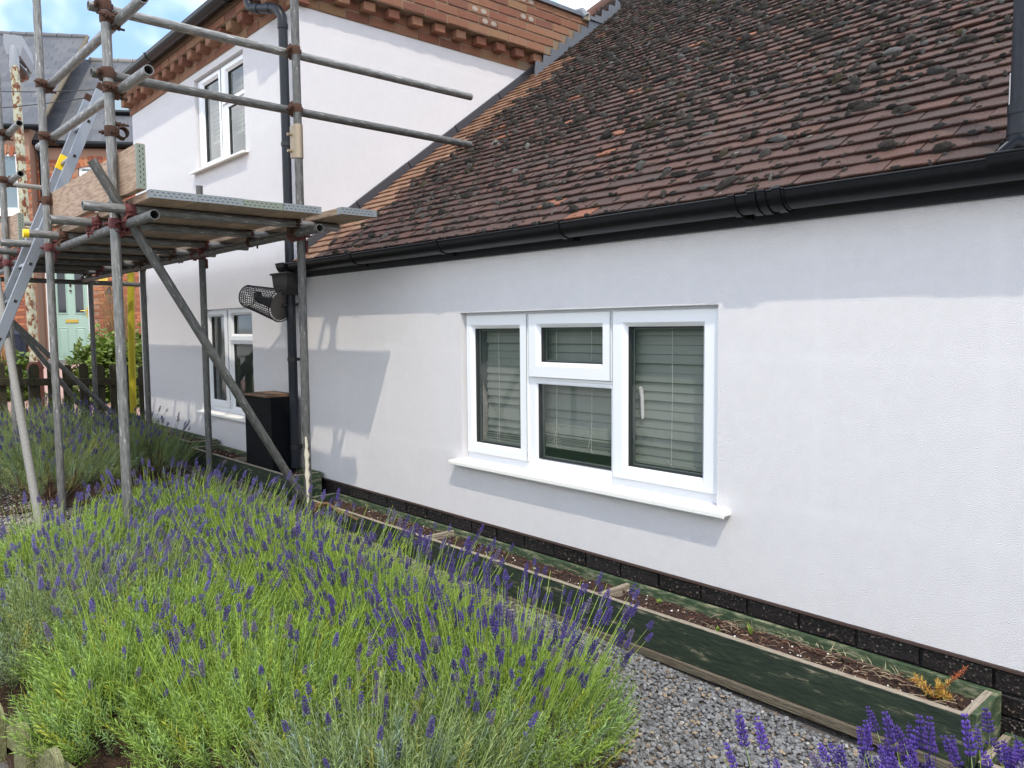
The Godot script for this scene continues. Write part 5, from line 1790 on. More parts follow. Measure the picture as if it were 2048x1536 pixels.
func make_lavender() -> void:
	var green := Color(0.262, 0.39, 0.066)
	var grey_green := Color(0.235, 0.31, 0.12)
	var deep := Color(0.080, 0.052, 0.235)
	var lilac := Color(0.135, 0.105, 0.33)
	var g1 := "lavender bushes between the troughs and the weathered near fence"
	var nth := ["first", "second", "third", "fourth", "fifth", "sixth"]
	var lab_back := []
	var lab_front := []
	for q in 6: lab_back.append("%s lavender bush from the trough's end panel, in the row beside the trough" % nth[q])
	for q in 5: lab_front.append("%s lavender bush from the gravel end, in the sparser row nearer the fence" % nth[q])
	lab_front.append("small lavender bush squeezed against the weathered fence, first from the gravel")
	lab_front.append("small lavender bush squeezed against the weathered fence, second from the gravel")
	var lab_far := ["greyer lavender bush at the path, by the pale brace foot", "greyer lavender bush between the middle scaffold standards", "greyer lavender bush before the dark fence, beside the lamp post", "greyer lavender bush nearest the dark fence and the yellow sleeve", "low lavender bush at the green trough under the box", "low lavender bush at the trough nearest the yellow sleeve", "greyer lavender bush at the foot of the ladder"]
	var lab_near := ["deep violet lavender clump in front of the end panel of the long trough", "slender lavender clump on the gravel before the long trough", "violet lavender clump beside the trough beyond the end panel"]
	var back := [[-1.88, 1.18, 0.37, 0.30, 400], [-2.48, 1.18, 0.42, 0.32, 420], [-3.10, 1.22, 0.42, 0.32, 380], [-3.75, 1.22, 0.42, 0.33, 360], [-4.38, 1.22, 0.42, 0.33, 340], [-4.90, 1.32, 0.40, 0.32, 280]]
	var k := 0
	for q in back:
		lavender(q[0] + rnd(-0.05, 0.05), q[1] + rnd(-0.05, 0.05), q[2], q[3], q[4], 1100, 0.42 if k < 3 else 0.36, green, deep if k < 3 else lilac, Vector3(0.02, 0, -0.05), 130, 0.34 if k < 2 else 0.55, lab_back[k], g1)
		k += 1
	var front := [[-1.74, 1.74, 0.39, 0.30, 190], [-2.34, 1.76, 0.40, 0.30, 260], [-3.02, 1.82, 0.43, 0.33, 340], [-3.68, 1.82, 0.43, 0.34, 400], [-4.34, 1.84, 0.43, 0.34, 420], [-2.72, 2.08, 0.27, 0.24, 110], [-3.45, 2.15, 0.33, 0.30, 220]]
	k = 0
	for q in front:
		lavender(q[0] + rnd(-0.05, 0.05), q[1] + rnd(-0.05, 0.05), q[2], q[3], q[4], 1250, 0.35, green if k % 3 else grey_green, deep if k < 2 else lilac, Vector3(-0.03, 0, -0.12), 110, 0.74, lab_front[k], g1)
		k += 1
	var far := [[-6.55, 1.55, 0.50, 0.50, 150], [-7.35, 1.25, 0.55, 0.55, 170], [-8.15, 1.50, 0.55, 0.55, 160], [-8.9, 1.05, 0.5, 0.5, 150], [-6.9, 0.85, 0.42, 0.45, 120], [-7.9, 0.72, 0.4, 0.42, 110], [-7.4, 2.0, 0.5, 0.5, 120]]
	k = 0
	for q in far:
		lavender(q[0], q[1], q[2], q[3], q[4], 850, 0.34, grey_green, Color(0.11, 0.088, 0.27), Vector3(0.05, 0, 0.02), 90, 0.15, lab_far[k], "lavender bushes beyond the gravel path")
		k += 1
	k = 0
	for q in [[-0.44, 1.16, 0.24, 0.27, 260], [-0.70, 1.30, 0.15, 0.19, 45], [-0.22, 1.02, 0.24, 0.29, 220]]:
		lavender(q[0], q[1], q[2], q[3], q[4], 260, 0.41, green, Color(0.095, 0.05, 0.30), Vector3(-0.05, 0, -0.03), 90, 0.1, lab_near[k], "lavender clump by the trough end")
		k += 1
	# stray plants in the bed
	var o := thing("lady_mantle", Vector3(-2.15, 0.2, 1.50), "patch of yellow green broad leaves among the lavender", "plant")
	var b := MB.new()
	for q in 70:
		var g := rnd(0.7, 1.2)
		b.col = Color(0.33 * g, 0.40 * g, 0.05 * g)
		var a := rnd(0, TAU)
		leaf_blade(b, Vector3(-2.15 + rnd(-0.16, 0.16), 0.30 + rnd(-0.05, 0.13), 1.5 + rnd(-0.13, 0.13)), Vector3(cos(a), rnd(0.1, 1.0), sin(a)).normalized(), rnd(0.02, 0.045), rnd(0.006, 0.013))
	part(o, "leaves", b.mesh(), M.leaf)
	o = thing("grass_tuft", Vector3(-3.35, 0.24, 0.60), "tall bright grass shoot beside the foot of the long trough", "grass")
	b = MB.new()
	for q in 5:
		b.col = Color(0.36, 0.45, 0.06)
		var tip := Vector3(-3.35 + rnd(-0.06, 0.10), 0.52 + rnd(-0.05, 0.04), 0.60 + rnd(-0.08, 0.05))
		b.rod([Vector3(-3.35, 0.23, 0.60), Vector3(-3.35, 0.40, 0.60), tip], [0.003, 0.003, 0.0008], 4, false)
	part(o, "blades", b.mesh(), M.leaf)

# ---------------------------------------------------------------- fences
func picket(w: float, high: float, th: float) -> ArrayMesh:
	var key := "picket%.3f_%.3f" % [w, high]
	if not G.has(key):
		var p := PackedVector2Array([Vector2(-w / 2, 0), Vector2(w / 2, 0)])
		for s in 9:
			var a := PI * s / 8.0
			p.append(Vector2(cos(a) * w / 2, high - w / 2 + sin(a) * w / 2))
		var b := MB.new()
		b.ext(p, -th / 2, th / 2)
		G[key] = b.mesh()
	return G[key]

func make_fences() -> void:
	# dark fence beyond the scaffold
	var o := thing("picket_fence", Vector3(-9.9, 0.45, 0.7), "dark stained picket fence with rounded tops between the bed and the driveway", "fence")
	var a := Vector3(-9.9, 0, -0.45)
	var c := Vector3(-9.95, 0, 3.2)
	var n := 24
	for k in n:
		var p := a.lerp(c, float(k) / (n - 1))
		var y := 0.36 + 0.05 * p.z
		part(o, "picket", picket(0.095, 0.80, 0.02), M.fence, Transform3D(Basis(Vector3.UP, PI / 2) * Basis(Vector3(0, 0, 1), rnd(-0.02, 0.02)), Vector3(p.x, y + rnd(-0.012, 0.012), p.z)))
	for y in [0.96, 0.52]:
		var b := MB.new()
		b.rod([Vector3(-9.87, y + 0.05 * a.z, a.z), Vector3(-9.92, y + 0.05 * c.z, c.z)], 0.01, 4)
		b.v.clear(); b.n.clear(); b.t.clear(); b.c.clear(); b.i.clear()
		var d := (Vector3(-9.92, y + 0.05 * c.z, c.z) - Vector3(-9.87, y + 0.05 * a.z, a.z))
		var xf := Transform3D(Basis(d.normalized(), Vector3.UP, d.normalized().cross(Vector3.UP)), Vector3(-9.87, y + 0.05 * a.z, a.z))
		b.box(Vector3(0, -0.04, -0.018), Vector3(d.length(), 0.04, 0.018), 0.003, xf)
		part(o, "rail", b.mesh(), M.fence)
	for z in [-0.5, 1.0, 2.6]:
		var b := MB.new()
		b.box(Vector3(-9.99, 0.3, z - 0.045), Vector3(-9.915, 1.1 + 0.05 * z, z + 0.045), 0.004)
		part(o, "post", b.mesh(), M.fence)
	# weathered fence the camera looks over
	o = thing("picket_fence", Vector3(-2.4, 0.16, 2.5), "lichen covered weathered picket fence at the near edge of the lavender", "fence")
	var first := Vector3(-2.679, 0.373, 2.393)
	var step := Vector3(0.212, -0.012, -0.040)
	var turn := atan2(0.040, 0.212)
	for k in range(-12, 9):
		var p := first + step * k
		part(o, "picket", picket(0.088, p.y + 0.02 + rnd(-0.012, 0.012), 0.022), M.fence_near, Transform3D(Basis(Vector3.UP, turn) * Basis(Vector3(0, 0, 1), rnd(-0.03, 0.03)), Vector3(p.x, -0.02, p.z)))
	for y in [0.28, 0.10]:
		var b2 := MB.new()
		b2.box(Vector3(-2.6, y - 0.035, -0.045), Vector3(1.8, y + 0.03, -0.013), 0.003, Transform3D(Basis(Vector3.UP, turn), Vector3(first.x, 0.0, first.z)))
		part(o, "rail", b2.mesh(), M.fence_near)

# ---------------------------------------------------------------- the brick house beyond
func make_far_house() -> void:
	var base := Vector3(-19.10, 0.93, -1.33)
	var d := Vector3(0.5555, 0, -0.8315).normalized()
	var nrm := Vector3(0.8315, 0, 0.5555).normalized()
	var F := Transform3D(Basis(d, Vector3.UP, nrm), base)      # local x along the facade, z towards us
	var o := thing("brick_house", base, "red brick house with slate roof and mint green door beyond the fence", "house")
	o.rotation.y = atan2(-d.z, d.x)
	var b := MB.new()
	wall_panel(b, -7.0, -0.55, -0.6, 4.95, -0.012, 0.4, [[-2.1, -0.80, 3.22, 4.42]])
	wall_panel(b, -0.549, 6.0, -0.6, 4.70, -0.312, 0.4, [[-0.50, 0.46, -0.5, 2.22], [0.28, 1.01, 3.36, 4.24]])
	xform(b, F)
	b.box(Vector3(-0.56, -0.6, -0.32), Vector3(-0.551, 4.9, -0.012), 0.0, F)
	b.box(Vector3(-7.0, -0.6, -5.2), Vector3(6.0, 4.6, -0.75), 0.0, F)
	var wall := part(o, "wall", b.mesh(), M.far_mortar)
	# bricks: openings are left out
	var holes_l := [[-2.1, -0.80, 3.22, 4.45]]
	var holes_r := [[-0.50, 0.46, -0.7, 2.24], [0.27, 1.02, 3.35, 4.28]]
	var singles := 0
	b = MB.new()
	for side in 2:
		var x0 := -3.4 if side == 0 else -0.545
		var x1 := -0.555 if side == 0 else 3.3
		var zf := 0.0 if side == 0 else -0.30
		var holes: Array = holes_l if side == 0 else holes_r
		for c in 62:
			var y := -0.35 + 0.0765 * c * 1.0
			if y > (4.88 if side == 0 else 4.62): break
			var x := x0 - (0.1125 if c % 2 else 0.0)
			while x < x1:
				var lo := maxf(x, x0)
				var hi := minf(x + 0.215, x1)
				x += 0.2255
				if hi - lo < 0.04: continue
				var skip := false
				for h in holes:
					if hi > h[0] + 0.02 and lo < h[1] - 0.02 and y > h[2] and y < h[3]: skip = true
				if skip: continue
				var km := rng.randi() % 5
				var xf := F * at((lo + hi) / 2, y, zf + rnd(-0.002, 0.003))
				xf.basis = xf.basis * Basis.from_scale(Vector3((hi - lo) / 0.215, 1, 1))
				if singles < 300 and y < 2.4 and lo > -1.6 and hi < 1.6:
					part(wall, "brick", brick_mesh(km, 0.215, 0.065, 0.03), M.far_brick[km], xf)
					singles += 1
				else:
					b.col = (M.far_brick[km] as StandardMaterial3D).albedo_color.srgb_to_linear()
					b.box(Vector3(-0.1075, -0.0325, -0.03), Vector3(0.1075, 0.0325, 0.0), 0.0, xf)
	part(wall, "upper_bricks", b.mesh(), M.far_bricks, Transform3D.IDENTITY, "stuff")
	# brick arches of voussoirs over the windows
	for q in [[0.645, 4.21, 0.55, -0.296], [-1.45, 4.38, 0.80, 0.004]]:
		for k in 11:
			var a := (k - 5) / 5.0
			var p := F * Vector3(q[0] + a * q[2] * 0.86, q[1] + 0.10 - 0.09 * a * a + 0.03, q[3])
			part(wall, "arch_brick", brick_mesh(k % 5, 0.085, 0.21, 0.03), M.far_brick[(k * 3) % 5], Transform3D(F.basis * Basis(Vector3(0, 0, 1), -a * 0.3), p))
	# windows
	far_window(o, F, -2.1, -0.80, 3.22, 4.40, -0.05, false)
	far_window(o, F, 0.29, 1.00, 3.37, 4.22, -0.36, true)
	# door
	b = MB.new()
	b.box(Vector3(-0.49, -0.12, -0.40), Vector3(-0.40, 2.20, -0.29), 0.004, F)
	b.box(Vector3(0.36, -0.12, -0.40), Vector3(0.44, 2.20, -0.29), 0.004, F)
	b.box(Vector3(-0.40, 2.11, -0.40), Vector3(0.36, 2.20, -0.291), 0.004, F)
	var door := part(o, "door_frame", b.mesh(), M.white_paint)
	b = MB.new()
	b.box(Vector3(-0.399, -0.10, -0.42), Vector3(0.359, 2.108, -0.345), 0.0, F)
	door = part(o, "door", b.mesh(), M.mint, Transform3D.IDENTITY, "", "mint green front door with two tall panes")
	for x in [-0.30, 0.06]:
		b = MB.new()
		var pr := MB.new()
		pr.frame(x, x + 0.22, 1.02, 1.96, [Vector2(0, -0.345), Vector2(0.006, -0.330), Vector2(0.022, -0.330), Vector2(0.028, -0.343)])
		part(door, "pane_moulding", xform(pr, F).mesh(), M.mint)
		b.box(Vector3(x + 0.028, 1.048, -0.3445), Vector3(x + 0.192, 1.932, -0.343), 0.0, F)
		part(door, "pane", b.mesh(), M.dark_pane)
		pr = MB.new()
		pr.frame(x, x + 0.22, 0.10, 0.72, [Vector2(0, -0.344), Vector2(0.012, -0.332), Vector2(0.03, -0.344), Vector2(0.05, -0.334)])
		pr.box(Vector3(x + 0.05, 0.15, -0.344), Vector3(x + 0.17, 0.67, -0.334))
		part(door, "panel", xform(pr, F).mesh(), M.mint)
	b = MB.new()
	b.box(Vector3(-0.13, 0.83, -0.345), Vector3(0.13, 0.90, -0.325), 0.004, F)
	part(door, "letter_box", b.mesh(), M.gold)
	b = MB.new()
	b.box(Vector3(0.305, 0.95, -0.345), Vector3(0.335, 1.16, -0.335), 0.003, F)
	b.rod([F * Vector3(0.32, 1.09, -0.33), F * Vector3(0.32, 1.09, -0.29), F * Vector3(0.20, 1.09, -0.285)], 0.010, 7)
	part(door, "handle", b.mesh(), M.gold)
	b = MB.new()
	b.rod([F * Vector3(0.0, 1.62, -0.335), F * Vector3(0.0, 1.70, -0.32)], 0.02, 8)
	b.rod([F * Vector3(0.0, 1.53, -0.335), F * Vector3(0.0, 1.53, -0.31)], 0.022, 8)
	part(door, "knocker", b.mesh(), M.rust_dark)
	b = MB.new()
	b.box(Vector3(-0.62, -0.20, -0.38), Vector3(0.56, -0.09, 0.0), 0.01, F)
	part(o, "doorstep", b.mesh(), M.concrete)
	b = MB.new()
	b.box(Vector3(0.60, 1.74, -0.30), Vector3(0.80, 1.86, -0.285), 0.002, F)
	part(o, "number_plate", b.mesh(), M.gold)
	# roofs of slates
	slate_roof(o, F, -3.6, -0.22, 4.96, 0.16, 2.75)
	slate_roof(o, F, -0.9, 4.0, 4.72, -0.16, 2.45)
	# verge board and end of the left roof
	b = MB.new()
	var r0 := F * Vector3(-0.20, 5.02, 0.20)
	var r1 := F * Vector3(-0.20, 7.75, -2.59)
	b.rod([r0, r1], 0.045, 5)
	part(o, "verge", b.mesh(), M.weathered_dark)
	b = MB.new()
	for k in 10:
		b.rod([F * Vector3(-3.6 + 0.34 * k, 7.74, -2.62), F * Vector3(-3.28 + 0.34 * k, 7.74, -2.62)], [0.085, 0.075], 8)
	part(o, "ridge_tiles", b.mesh(), M.slate[2])
	b = MB.new()
	for k in 14:
		b.rod([F * Vector3(-0.2 + 0.34 * k, 7.21, -2.64), F * Vector3(0.12 + 0.34 * k, 7.21, -2.64)], [0.08, 0.07], 8)
	part(o, "ridge_tiles", b.mesh(), M.concrete)
	# gutters and pipe
	b = MB.new()
	b.rod([F * Vector3(-3.6, 4.93, 0.15), F * Vector3(-0.25, 4.93, 0.15)], 0.06, 8)
	part(o, "gutter", b.mesh(), M.gutter)
	b = MB.new()
	b.rod([F * Vector3(-0.54, 4.67, -0.17), F * Vector3(3.6, 4.67, -0.17)], 0.06, 8)
	b.box(Vector3(-0.54, 4.60, -0.30), Vector3(3.6, 4.72, -0.27), 0.0, F)
	part(o, "gutter", b.mesh(), M.gutter)
	b = MB.new()
	b.rod([F * Vector3(-0.48, 4.62, -0.2), F * Vector3(-0.45, 4.35, -0.26), F * Vector3(-0.45, 2.5, -0.26), F * Vector3(-0.62, 2.2, 0.05), F * Vector3(-0.62, 0.0, 0.05)], 0.036, 8)
	part(o, "downpipe", b.mesh(), M.gutter)
	# roof window
	b = MB.new()
	var sl := Basis(d, (Vector3.UP * 0.707 - nrm * 0.707), (Vector3.UP * 0.707 + nrm * 0.707))
	var rw := Transform3D(sl, F * Vector3(0.98, 5.75, -1.15))
	b.box(Vector3(-0.28, -0.40, 0.0), Vector3(0.28, 0.40, 0.09), 0.01, rw)
	var rwin := part(o, "roof_window", b.mesh(), M.gutter)
	b = MB.new()
	b.box(Vector3(-0.22, -0.33, 0.085), Vector3(0.22, 0.33, 0.095), 0.0, rw)
	part(rwin, "pane", b.mesh(), M.far_pane)
	# wall lantern
	var w := thing("wall_lantern", F * Vector3(0.86, 1.2, -0.3), "black wall lantern beside the mint green door", "lantern")
	b = MB.new()
	b.rod([F * Vector3(0.98, 1.50, -0.30), F * Vector3(0.98, 1.62, -0.24), F * Vector3(0.92, 1.66, -0.18), F * Vector3(0.86, 1.58, -0.16)], 0.018, 7)
	part(w, "arm", b.mesh(), M.black_plastic)
	b = MB.new()
	b.lathe([Vector2(0.11, 1.46), Vector2(0.10, 1.48), Vector2(0.03, 1.58), Vector2(0.005, 1.60)], 6, Transform3D(Basis.IDENTITY, Vector3(F * Vector3(0.86, 0, -0.16))))
	part(w, "hood", b.mesh(), M.black_plastic)
	b = MB.new()
	b.lathe([Vector2(0.05, 1.24), Vector2(0.09, 1.46)], 6, Transform3D(Basis.IDENTITY, Vector3(F * Vector3(0.86, 0, -0.16))))
	part(w, "glass", b.mesh(), M.glass)
	# water butt by the left corner
	w = thing("water_butt", F * Vector3(-0.95, -0.2, 0.35), "dark blue water butt standing at the brick house corner", "barrel")
	b = MB.new()
	b.lathe([Vector2(0.22, -0.25), Vector2(0.27, 0.2), Vector2(0.27, 0.55), Vector2(0.29, 0.56), Vector2(0.29, 0.62), Vector2(0.24, 0.70), Vector2(0.02, 0.72)], 18, at((F * Vector3(-0.95, 0, 0.35)).x, base.y, (F * Vector3(-0.95, 0, 0.35)).z))
	part(w, "barrel", b.mesh(), M.butt)

func xform(b: MB, t: Transform3D) -> MB:
	for k in b.v.size():
		b.v[k] = t * b.v[k]
		b.n[k] = (t.basis * b.n[k]).normalized()
	return b

func far_window(o: Node3D, F: Transform3D, x0: float, x1: float, y0: float, y1: float, z: float, hearts: bool) -> void:
	var pr := MB.new()
	pr.frame(x0, x1, y0, y1, [Vector2(0, z - 0.05), Vector2(0, z + 0.02), Vector2(0.05, z + 0.02), Vector2(0.055, z)])
	var xm := (x0 + x1) / 2
	var ym := lerpf(y0, y1, 0.47)
	if hearts:
		pr.box(Vector3(x0 + 0.05, y1 - 0.16, z - 0.01), Vector3(x1 - 0.05, y1 - 0.10, z + 0.018))
	else:
		pr.box(Vector3(xm - 0.02, y0 + 0.05, z - 0.01), Vector3(xm + 0.02, y1 - 0.05, z + 0.016))
		pr.box(Vector3(x0 + 0.05, ym - 0.02, z - 0.01), Vector3(x1 - 0.05, ym + 0.02, z + 0.015))
	var w := part(o, "window", xform(pr, F).mesh(), M.white_paint)
	var b := MB.new()
	b.box(Vector3(x0 + 0.05, y0 + 0.05, z - 0.02), Vector3(x1 - 0.05, y1 - 0.05, z), 0.0, F)
	part(w, "pane", b.mesh(), M.far_pane)
	b = MB.new()
	b.box(Vector3(x0 - 0.08, y0 - 0.14, z), Vector3(x1 + 0.08, y0 - 0.002, z + 0.12), 0.006, F)
	part(w, "sill", b.mesh(), M.white_paint)
	if hearts:
		for k in 3:
			var s := [0.034, 0.045, 0.045][k] as float
			var p := PackedVector2Array()
			for q in 20:
				var a := TAU * q / 20.0
				p.append(Vector2(16.0 * pow(sin(a), 3), 13.0 * cos(a) - 5.0 * cos(2 * a) - 2.0 * cos(3 * a) - cos(4 * a)) * s / 16.0)
			p.reverse()
			b = MB.new()
			b.ext(p, 0.0, 0.003, F * at(x0 + 0.53, y1 - 0.27 - 0.115 * k, z + 0.001))
			part(w, "heart_sticker", b.mesh(), M.white_paint)

func slate_roof(o: Node3D, F: Transform3D, x0: float, x1: float, y0: float, z0: float, run: float) -> void:
	var b := MB.new()
	var s := sqrt(0.5)
	var T := F * Transform3D(Basis(Vector3(1, 0, 0), Vector3(0, s, s), Vector3(0, -s, s)), Vector3(0, y0, z0))
	b.box(Vector3(x0, -0.08, -run / s), Vector3(x1, -0.005, 0.0), 0.0, T)
	var r := part(o, "roof", b.mesh(), M.underlay)
	if not G.has("slate"):
		var q := MB.new()
		q.box(Vector3(-0.123, 0.004, -0.26), Vector3(0.123, 0.012, 0.0), 0.0015, Transform3D(Basis(Vector3(1, 0, 0), 0.02), Vector3.ZERO))
		G.slate = q.mesh()
	b = MB.new()
	var row := 0
	var singles := 0
	while row * 0.205 < run / s:
		var z := -row * 0.205
		var x := x0 + 0.125 - (0.125 if row % 2 else 0.0)
		while x < x1 + 0.1:
			var t := T * Transform3D(Basis(Vector3(0, 1, 0), rnd(-0.006, 0.006)), Vector3(clampf(x, x0 + 0.12, x1 - 0.12), rnd(0.0, 0.004), z))
			var km := rng.randi() % 4
			if singles < 150 and x > -2.6 and x < 2.4:
				part(r, "slate", G.slate, M.slate[km], t)
				singles += 1
			else:
				b.col = (M.slate[km] as StandardMaterial3D).albedo_color.srgb_to_linear()
				b.add(G.slate, t)
			x += 0.25
		row += 1
	part(r, "upper_slates", b.mesh(), M.slates_far, Transform3D.IDENTITY, "stuff")

# ---------------------------------------------------------------- lamp post, shrubs, wires, hedge
func make_beyond() -> void:
	var o := thing("street_lamp", Vector3(-11.35, 0.6, 0.65), "rusty flaking lamp post with grey lantern head behind the dark fence", "street lamp")
	var foot := Vector3(-11.43, 0.5, 0.70)
	var head := Vector3(-11.72, 4.98, 0.70)
	var b := MB.new()
	b.rod([foot + Vector3(0, 0.62, 0), head], [0.058, 0.050], 14)
	part(o, "pole", b.mesh(), M.pole)
	b = MB.new()
	b.rod([foot - Vector3(0, 0.2, 0), foot + Vector3(0, 0.58, 0), foot + Vector3(0, 0.60, 0), foot + Vector3(0, 0.68, 0)], [0.095, 0.09, 0.105, 0.06], 14)
	part(o, "base", b.mesh(), M.pole_base)
	b = MB.new()
	var hd := Vector3(-0.93, -0.03, -0.30).normalized()
	var side := hd.cross(Vector3.UP).normalized()
	b.rod([head - Vector3(0, 0.12, 0), head + Vector3(0, 0.12, 0), head + hd * 0.06 + Vector3(0, 0.20, 0)], [0.056, 0.058, 0.045], 14)
	part(o, "bracket", b.mesh(), M.lamp_grey)
	b = MB.new()
	var P := [Vector2(-0.10, 0.30), Vector2(-0.105, 0.18), Vector2(-0.07, 0.05), Vector2(0.07, 0.05), Vector2(0.105, 0.18), Vector2(0.10, 0.30)]
	var PB := [Vector2(-0.13, 0.29), Vector2(-0.14, 0.16), Vector2(-0.12, 0.03), Vector2(0.12, 0.03), Vector2(0.14, 0.16), Vector2(0.13, 0.29)]
	for k in 6:
		var p0: Vector2 = P[k]
		var p1: Vector2 = P[(k + 1) % 6]
		var q0: Vector2 = PB[k]
		var q1: Vector2 = PB[(k + 1) % 6]
		b.quad(head + side * p1.x + Vector3.UP * p1.y - hd * 0.02, head + side * p0.x + Vector3.UP * p0.y - hd * 0.02, head + side * q0.x + Vector3.UP * q0.y + hd * 0.6, head + side * q1.x + Vector3.UP * q1.y + hd * 0.6)
	for k in range(1, 5):
		b.tri(head + side * P[0].x + Vector3.UP * P[0].y - hd * 0.02, head + side * P[k].x + Vector3.UP * P[k].y - hd * 0.02, head + side * P[k + 1].x + Vector3.UP * P[k + 1].y - hd * 0.02)
		b.tri(head + side * PB[k].x + Vector3.UP * PB[k].y + hd * 0.6, head + side * PB[0].x + Vector3.UP * PB[0].y + hd * 0.6, head + side * PB[k + 1].x + Vector3.UP * PB[k + 1].y + hd * 0.6)
	part(o, "lantern_head", b.mesh(), M.lamp_grey)
	b = MB.new()
	b.rod([head + hd * 0.14 + Vector3(0, 0.02, 0), head + hd * 0.3 - Vector3(0, 0.03, 0), head + hd * 0.5 - Vector3(0, 0.02, 0), head + hd * 0.58 + Vector3(0, 0.03, 0)], [0.04, 0.10, 0.10, 0.05], 12)
	part(o, "added_bowl", b.mesh(), M.dark_pane)  # bowl added in a dark colour to darken the underside of the head
	b = MB.new()
	b.rod([head + hd * 0.15 + Vector3(0, 0.28, 0), head + hd * 0.15 + Vector3(0, 0.345, 0)], 0.055, 12)
	part(o, "photocell", b.mesh(), M.lamp_grey)
	# shrubs by the door and along the fence
	shrub(Vector3(-12.15, 0.55, -0.30), 0.55, 0.95, 1500, Color(0.17, 0.25, 0.045), true, "sunlit leafy shrub with small white flowers in front of the mint green door")
	shrub(Vector3(-11.6, 0.52, -0.72), 0.5, 1.05, 1200, Color(0.20, 0.27, 0.05), true, "yellow green shrub behind the dark fence near the yellow sleeve")
	shrub(Vector3(-12.8, 0.6, 0.68), 0.35, 0.62, 500, Color(0.13, 0.20, 0.04), true, "leafy shrub beside the brown timber post")
	o = thing("ornamental_grass", Vector3(-14.0, 0.7, -1.0), "clump of tall brown ornamental grass in front of the brick house", "grass")
	b = MB.new()
	for k in 130:
		var g := rnd(0.7, 1.3)
		b.col = Color(0.26 * g, 0.17 * g, 0.07 * g)
		var p := Vector3(-14.0 + rnd(-0.15, 0.15), 0.68, -1.0 + rnd(-0.15, 0.15))
		b.rod([p, p + Vector3(rnd(-0.1, 0.1), 0.7, rnd(-0.1, 0.1)), p + Vector3(rnd(-0.3, 0.3), rnd(1.2, 1.75), rnd(-0.3, 0.3))], [0.004, 0.004, 0.002], 3, false)
	part(o, "blades", b.mesh(), M.bits, Transform3D.IDENTITY, "stuff")
	b = MB.new()
	b.box(Vector3(-12.99, 0.55, 0.735), Vector3(-12.90, 1.62, 0.825), 0.006)
	tag(part(self, "timber_post", b.mesh(), M.post), "brown timber post standing behind the dark fence", "post")
	# overhead wires
	var wl := ["thin black overhead wire running to the eaves of the tall block", "second thin overhead wire across the slate roof"]
	for k in 2:
		b = MB.new()
		var p0 := Vector3(-14.5, 5.35 - 0.5 * k, 2.6)
		var p1 := Vector3(-9.5, 4.25, 0.05 - 0.1 * k)
		var pts := []
		for q in 13:
			var f := q / 12.0
			pts.append(p0.lerp(p1, f) - Vector3(0, 0.22 * sin(PI * f), 0))
		b.rod(pts, 0.006, 5, false)
		tag(part(self, "overhead_wire", b.mesh(), M.wire), wl[k], "wire")
	# hedge across the lane behind the camera, which the windows mirror
	o = thing("hedge", Vector3(-9, 0.2, 9.5), "tall dark green hedge across the lane, mirrored in the windows", "hedge")
	b = MB.new()
	b.box(Vector3(-26, 0.1, 9.4), Vector3(6, 2.1, 10.4), 0.1)
	part(o, "inner_branches", b.mesh(), M.weathered_dark)
	var xf := []
	var cs := []
	for k in 9000:
		var p := Vector3(rnd(-26, 6), rnd(0.15, 2.35), rnd(9.15, 10.2))
		if p.z > 9.5 and p.y < 2.0: p.z = rnd(9.12, 9.45)
		var s := rnd(0.8, 1.6)
		xf.append(Transform3D(Basis.from_euler(Vector3(rnd(-1, 1), rnd(0, TAU), rnd(-1, 1))).scaled(Vector3(s, s, s)), p))
		var g := rnd(0.6, 1.3)
		cs.append(Color(0.06 * g, 0.11 * g, 0.025 * g))
	many(o, "foliage", leaf_cluster(3, 0.10, 7), M.leaf, xf, cs)

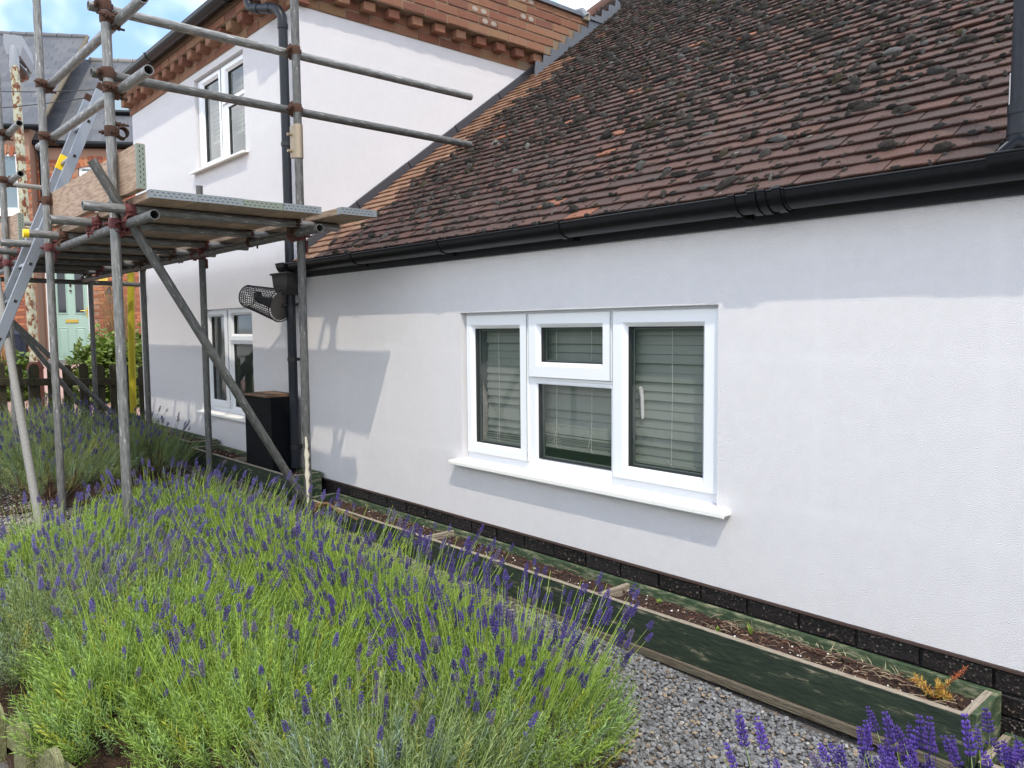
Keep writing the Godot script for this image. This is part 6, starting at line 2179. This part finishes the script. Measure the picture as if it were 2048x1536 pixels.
func leaf_cluster(sd: int, size: float, n: int) -> ArrayMesh:
	var key := "cluster%d_%d" % [sd, n]
	if G.has(key): return G[key]
	var r := RandomNumberGenerator.new()
	r.seed = sd
	var b := MB.new()
	for k in n:
		var d := Vector3(r.randf_range(-1, 1), r.randf_range(-0.5, 1), r.randf_range(-1, 1)).normalized()
		var g := r.randf_range(0.75, 1.25)
		b.col = Color(g, g, g)
		leaf_blade(b, d * size * 0.25, d, size * r.randf_range(0.6, 1.0), size * r.randf_range(0.22, 0.36))
	G[key] = b.mesh()
	return G[key]

func shrub(p: Vector3, rad: float, high: float, n: int, c: Color, flowers: bool, label: String) -> void:
	var o := thing("shrub", p, label, "shrub")
	var b := MB.new()
	for k in 16:
		var a := rnd(0, TAU)
		b.col = Color(0.10, 0.08, 0.04)
		b.rod([p, p + Vector3(cos(a) * rad * 0.3, high * 0.5, sin(a) * rad * 0.3), p + Vector3(cos(a) * rad * rnd(0.3, 0.8), high * rnd(0.7, 1.25), sin(a) * rad * rnd(0.3, 0.8))], [0.012, 0.008, 0.003], 4, false)
	part(o, "branches", b.mesh(), M.bits)
	var xf := []
	var cs := []
	var fl := []
	var fc := []
	for k in n:
		var d := Vector3(rnd(-1, 1), rnd(-0.2, 1), rnd(-1, 1)).normalized() * pow(rng.randf(), 0.4)
		var lump := 0.75 + 0.35 * sin(d.x * 5.0 + p.x) * sin(d.z * 6.0 + 1.0)
		var q := p + Vector3(d.x * rad * lump, maxf(0.05, d.y * high * (0.8 + 0.35 * lump)), d.z * rad * lump)
		var s := rnd(0.6, 1.3)
		xf.append(Transform3D(Basis.from_euler(Vector3(rnd(-0.8, 0.8), rnd(0, TAU), rnd(-0.8, 0.8))).scaled(Vector3(s, s, s)), q))
		var g := rnd(0.6, 1.3)
		cs.append(Color(c.r * g, c.g * g, c.b * g))
		if flowers and k % 40 == 0:
			fl.append(xf[xf.size() - 1].scaled_local(Vector3.ONE * 0.5))
			fc.append(Color(0.75, 0.73, 0.68) if k % 80 else Color(0.55, 0.2, 0.12))
	many(o, "foliage", leaf_cluster(4, 0.10, 6), M.leaf, xf, cs)
	if fl.size() > 8: many(o, "blossoms", leaf_cluster(5, 0.06, 7), M.leaf, fl, fc)

func _ready() -> void:
	rng.seed = 20240611
	make_view()
	make_materials()
	make_ground()
	make_house()
	make_far_house()
	make_fences()
	make_scaffold()
	make_ladder()
	make_wall_things()
	make_blinds()
	make_troughs()
	make_beyond()
	make_lavender()
	make_gravel()
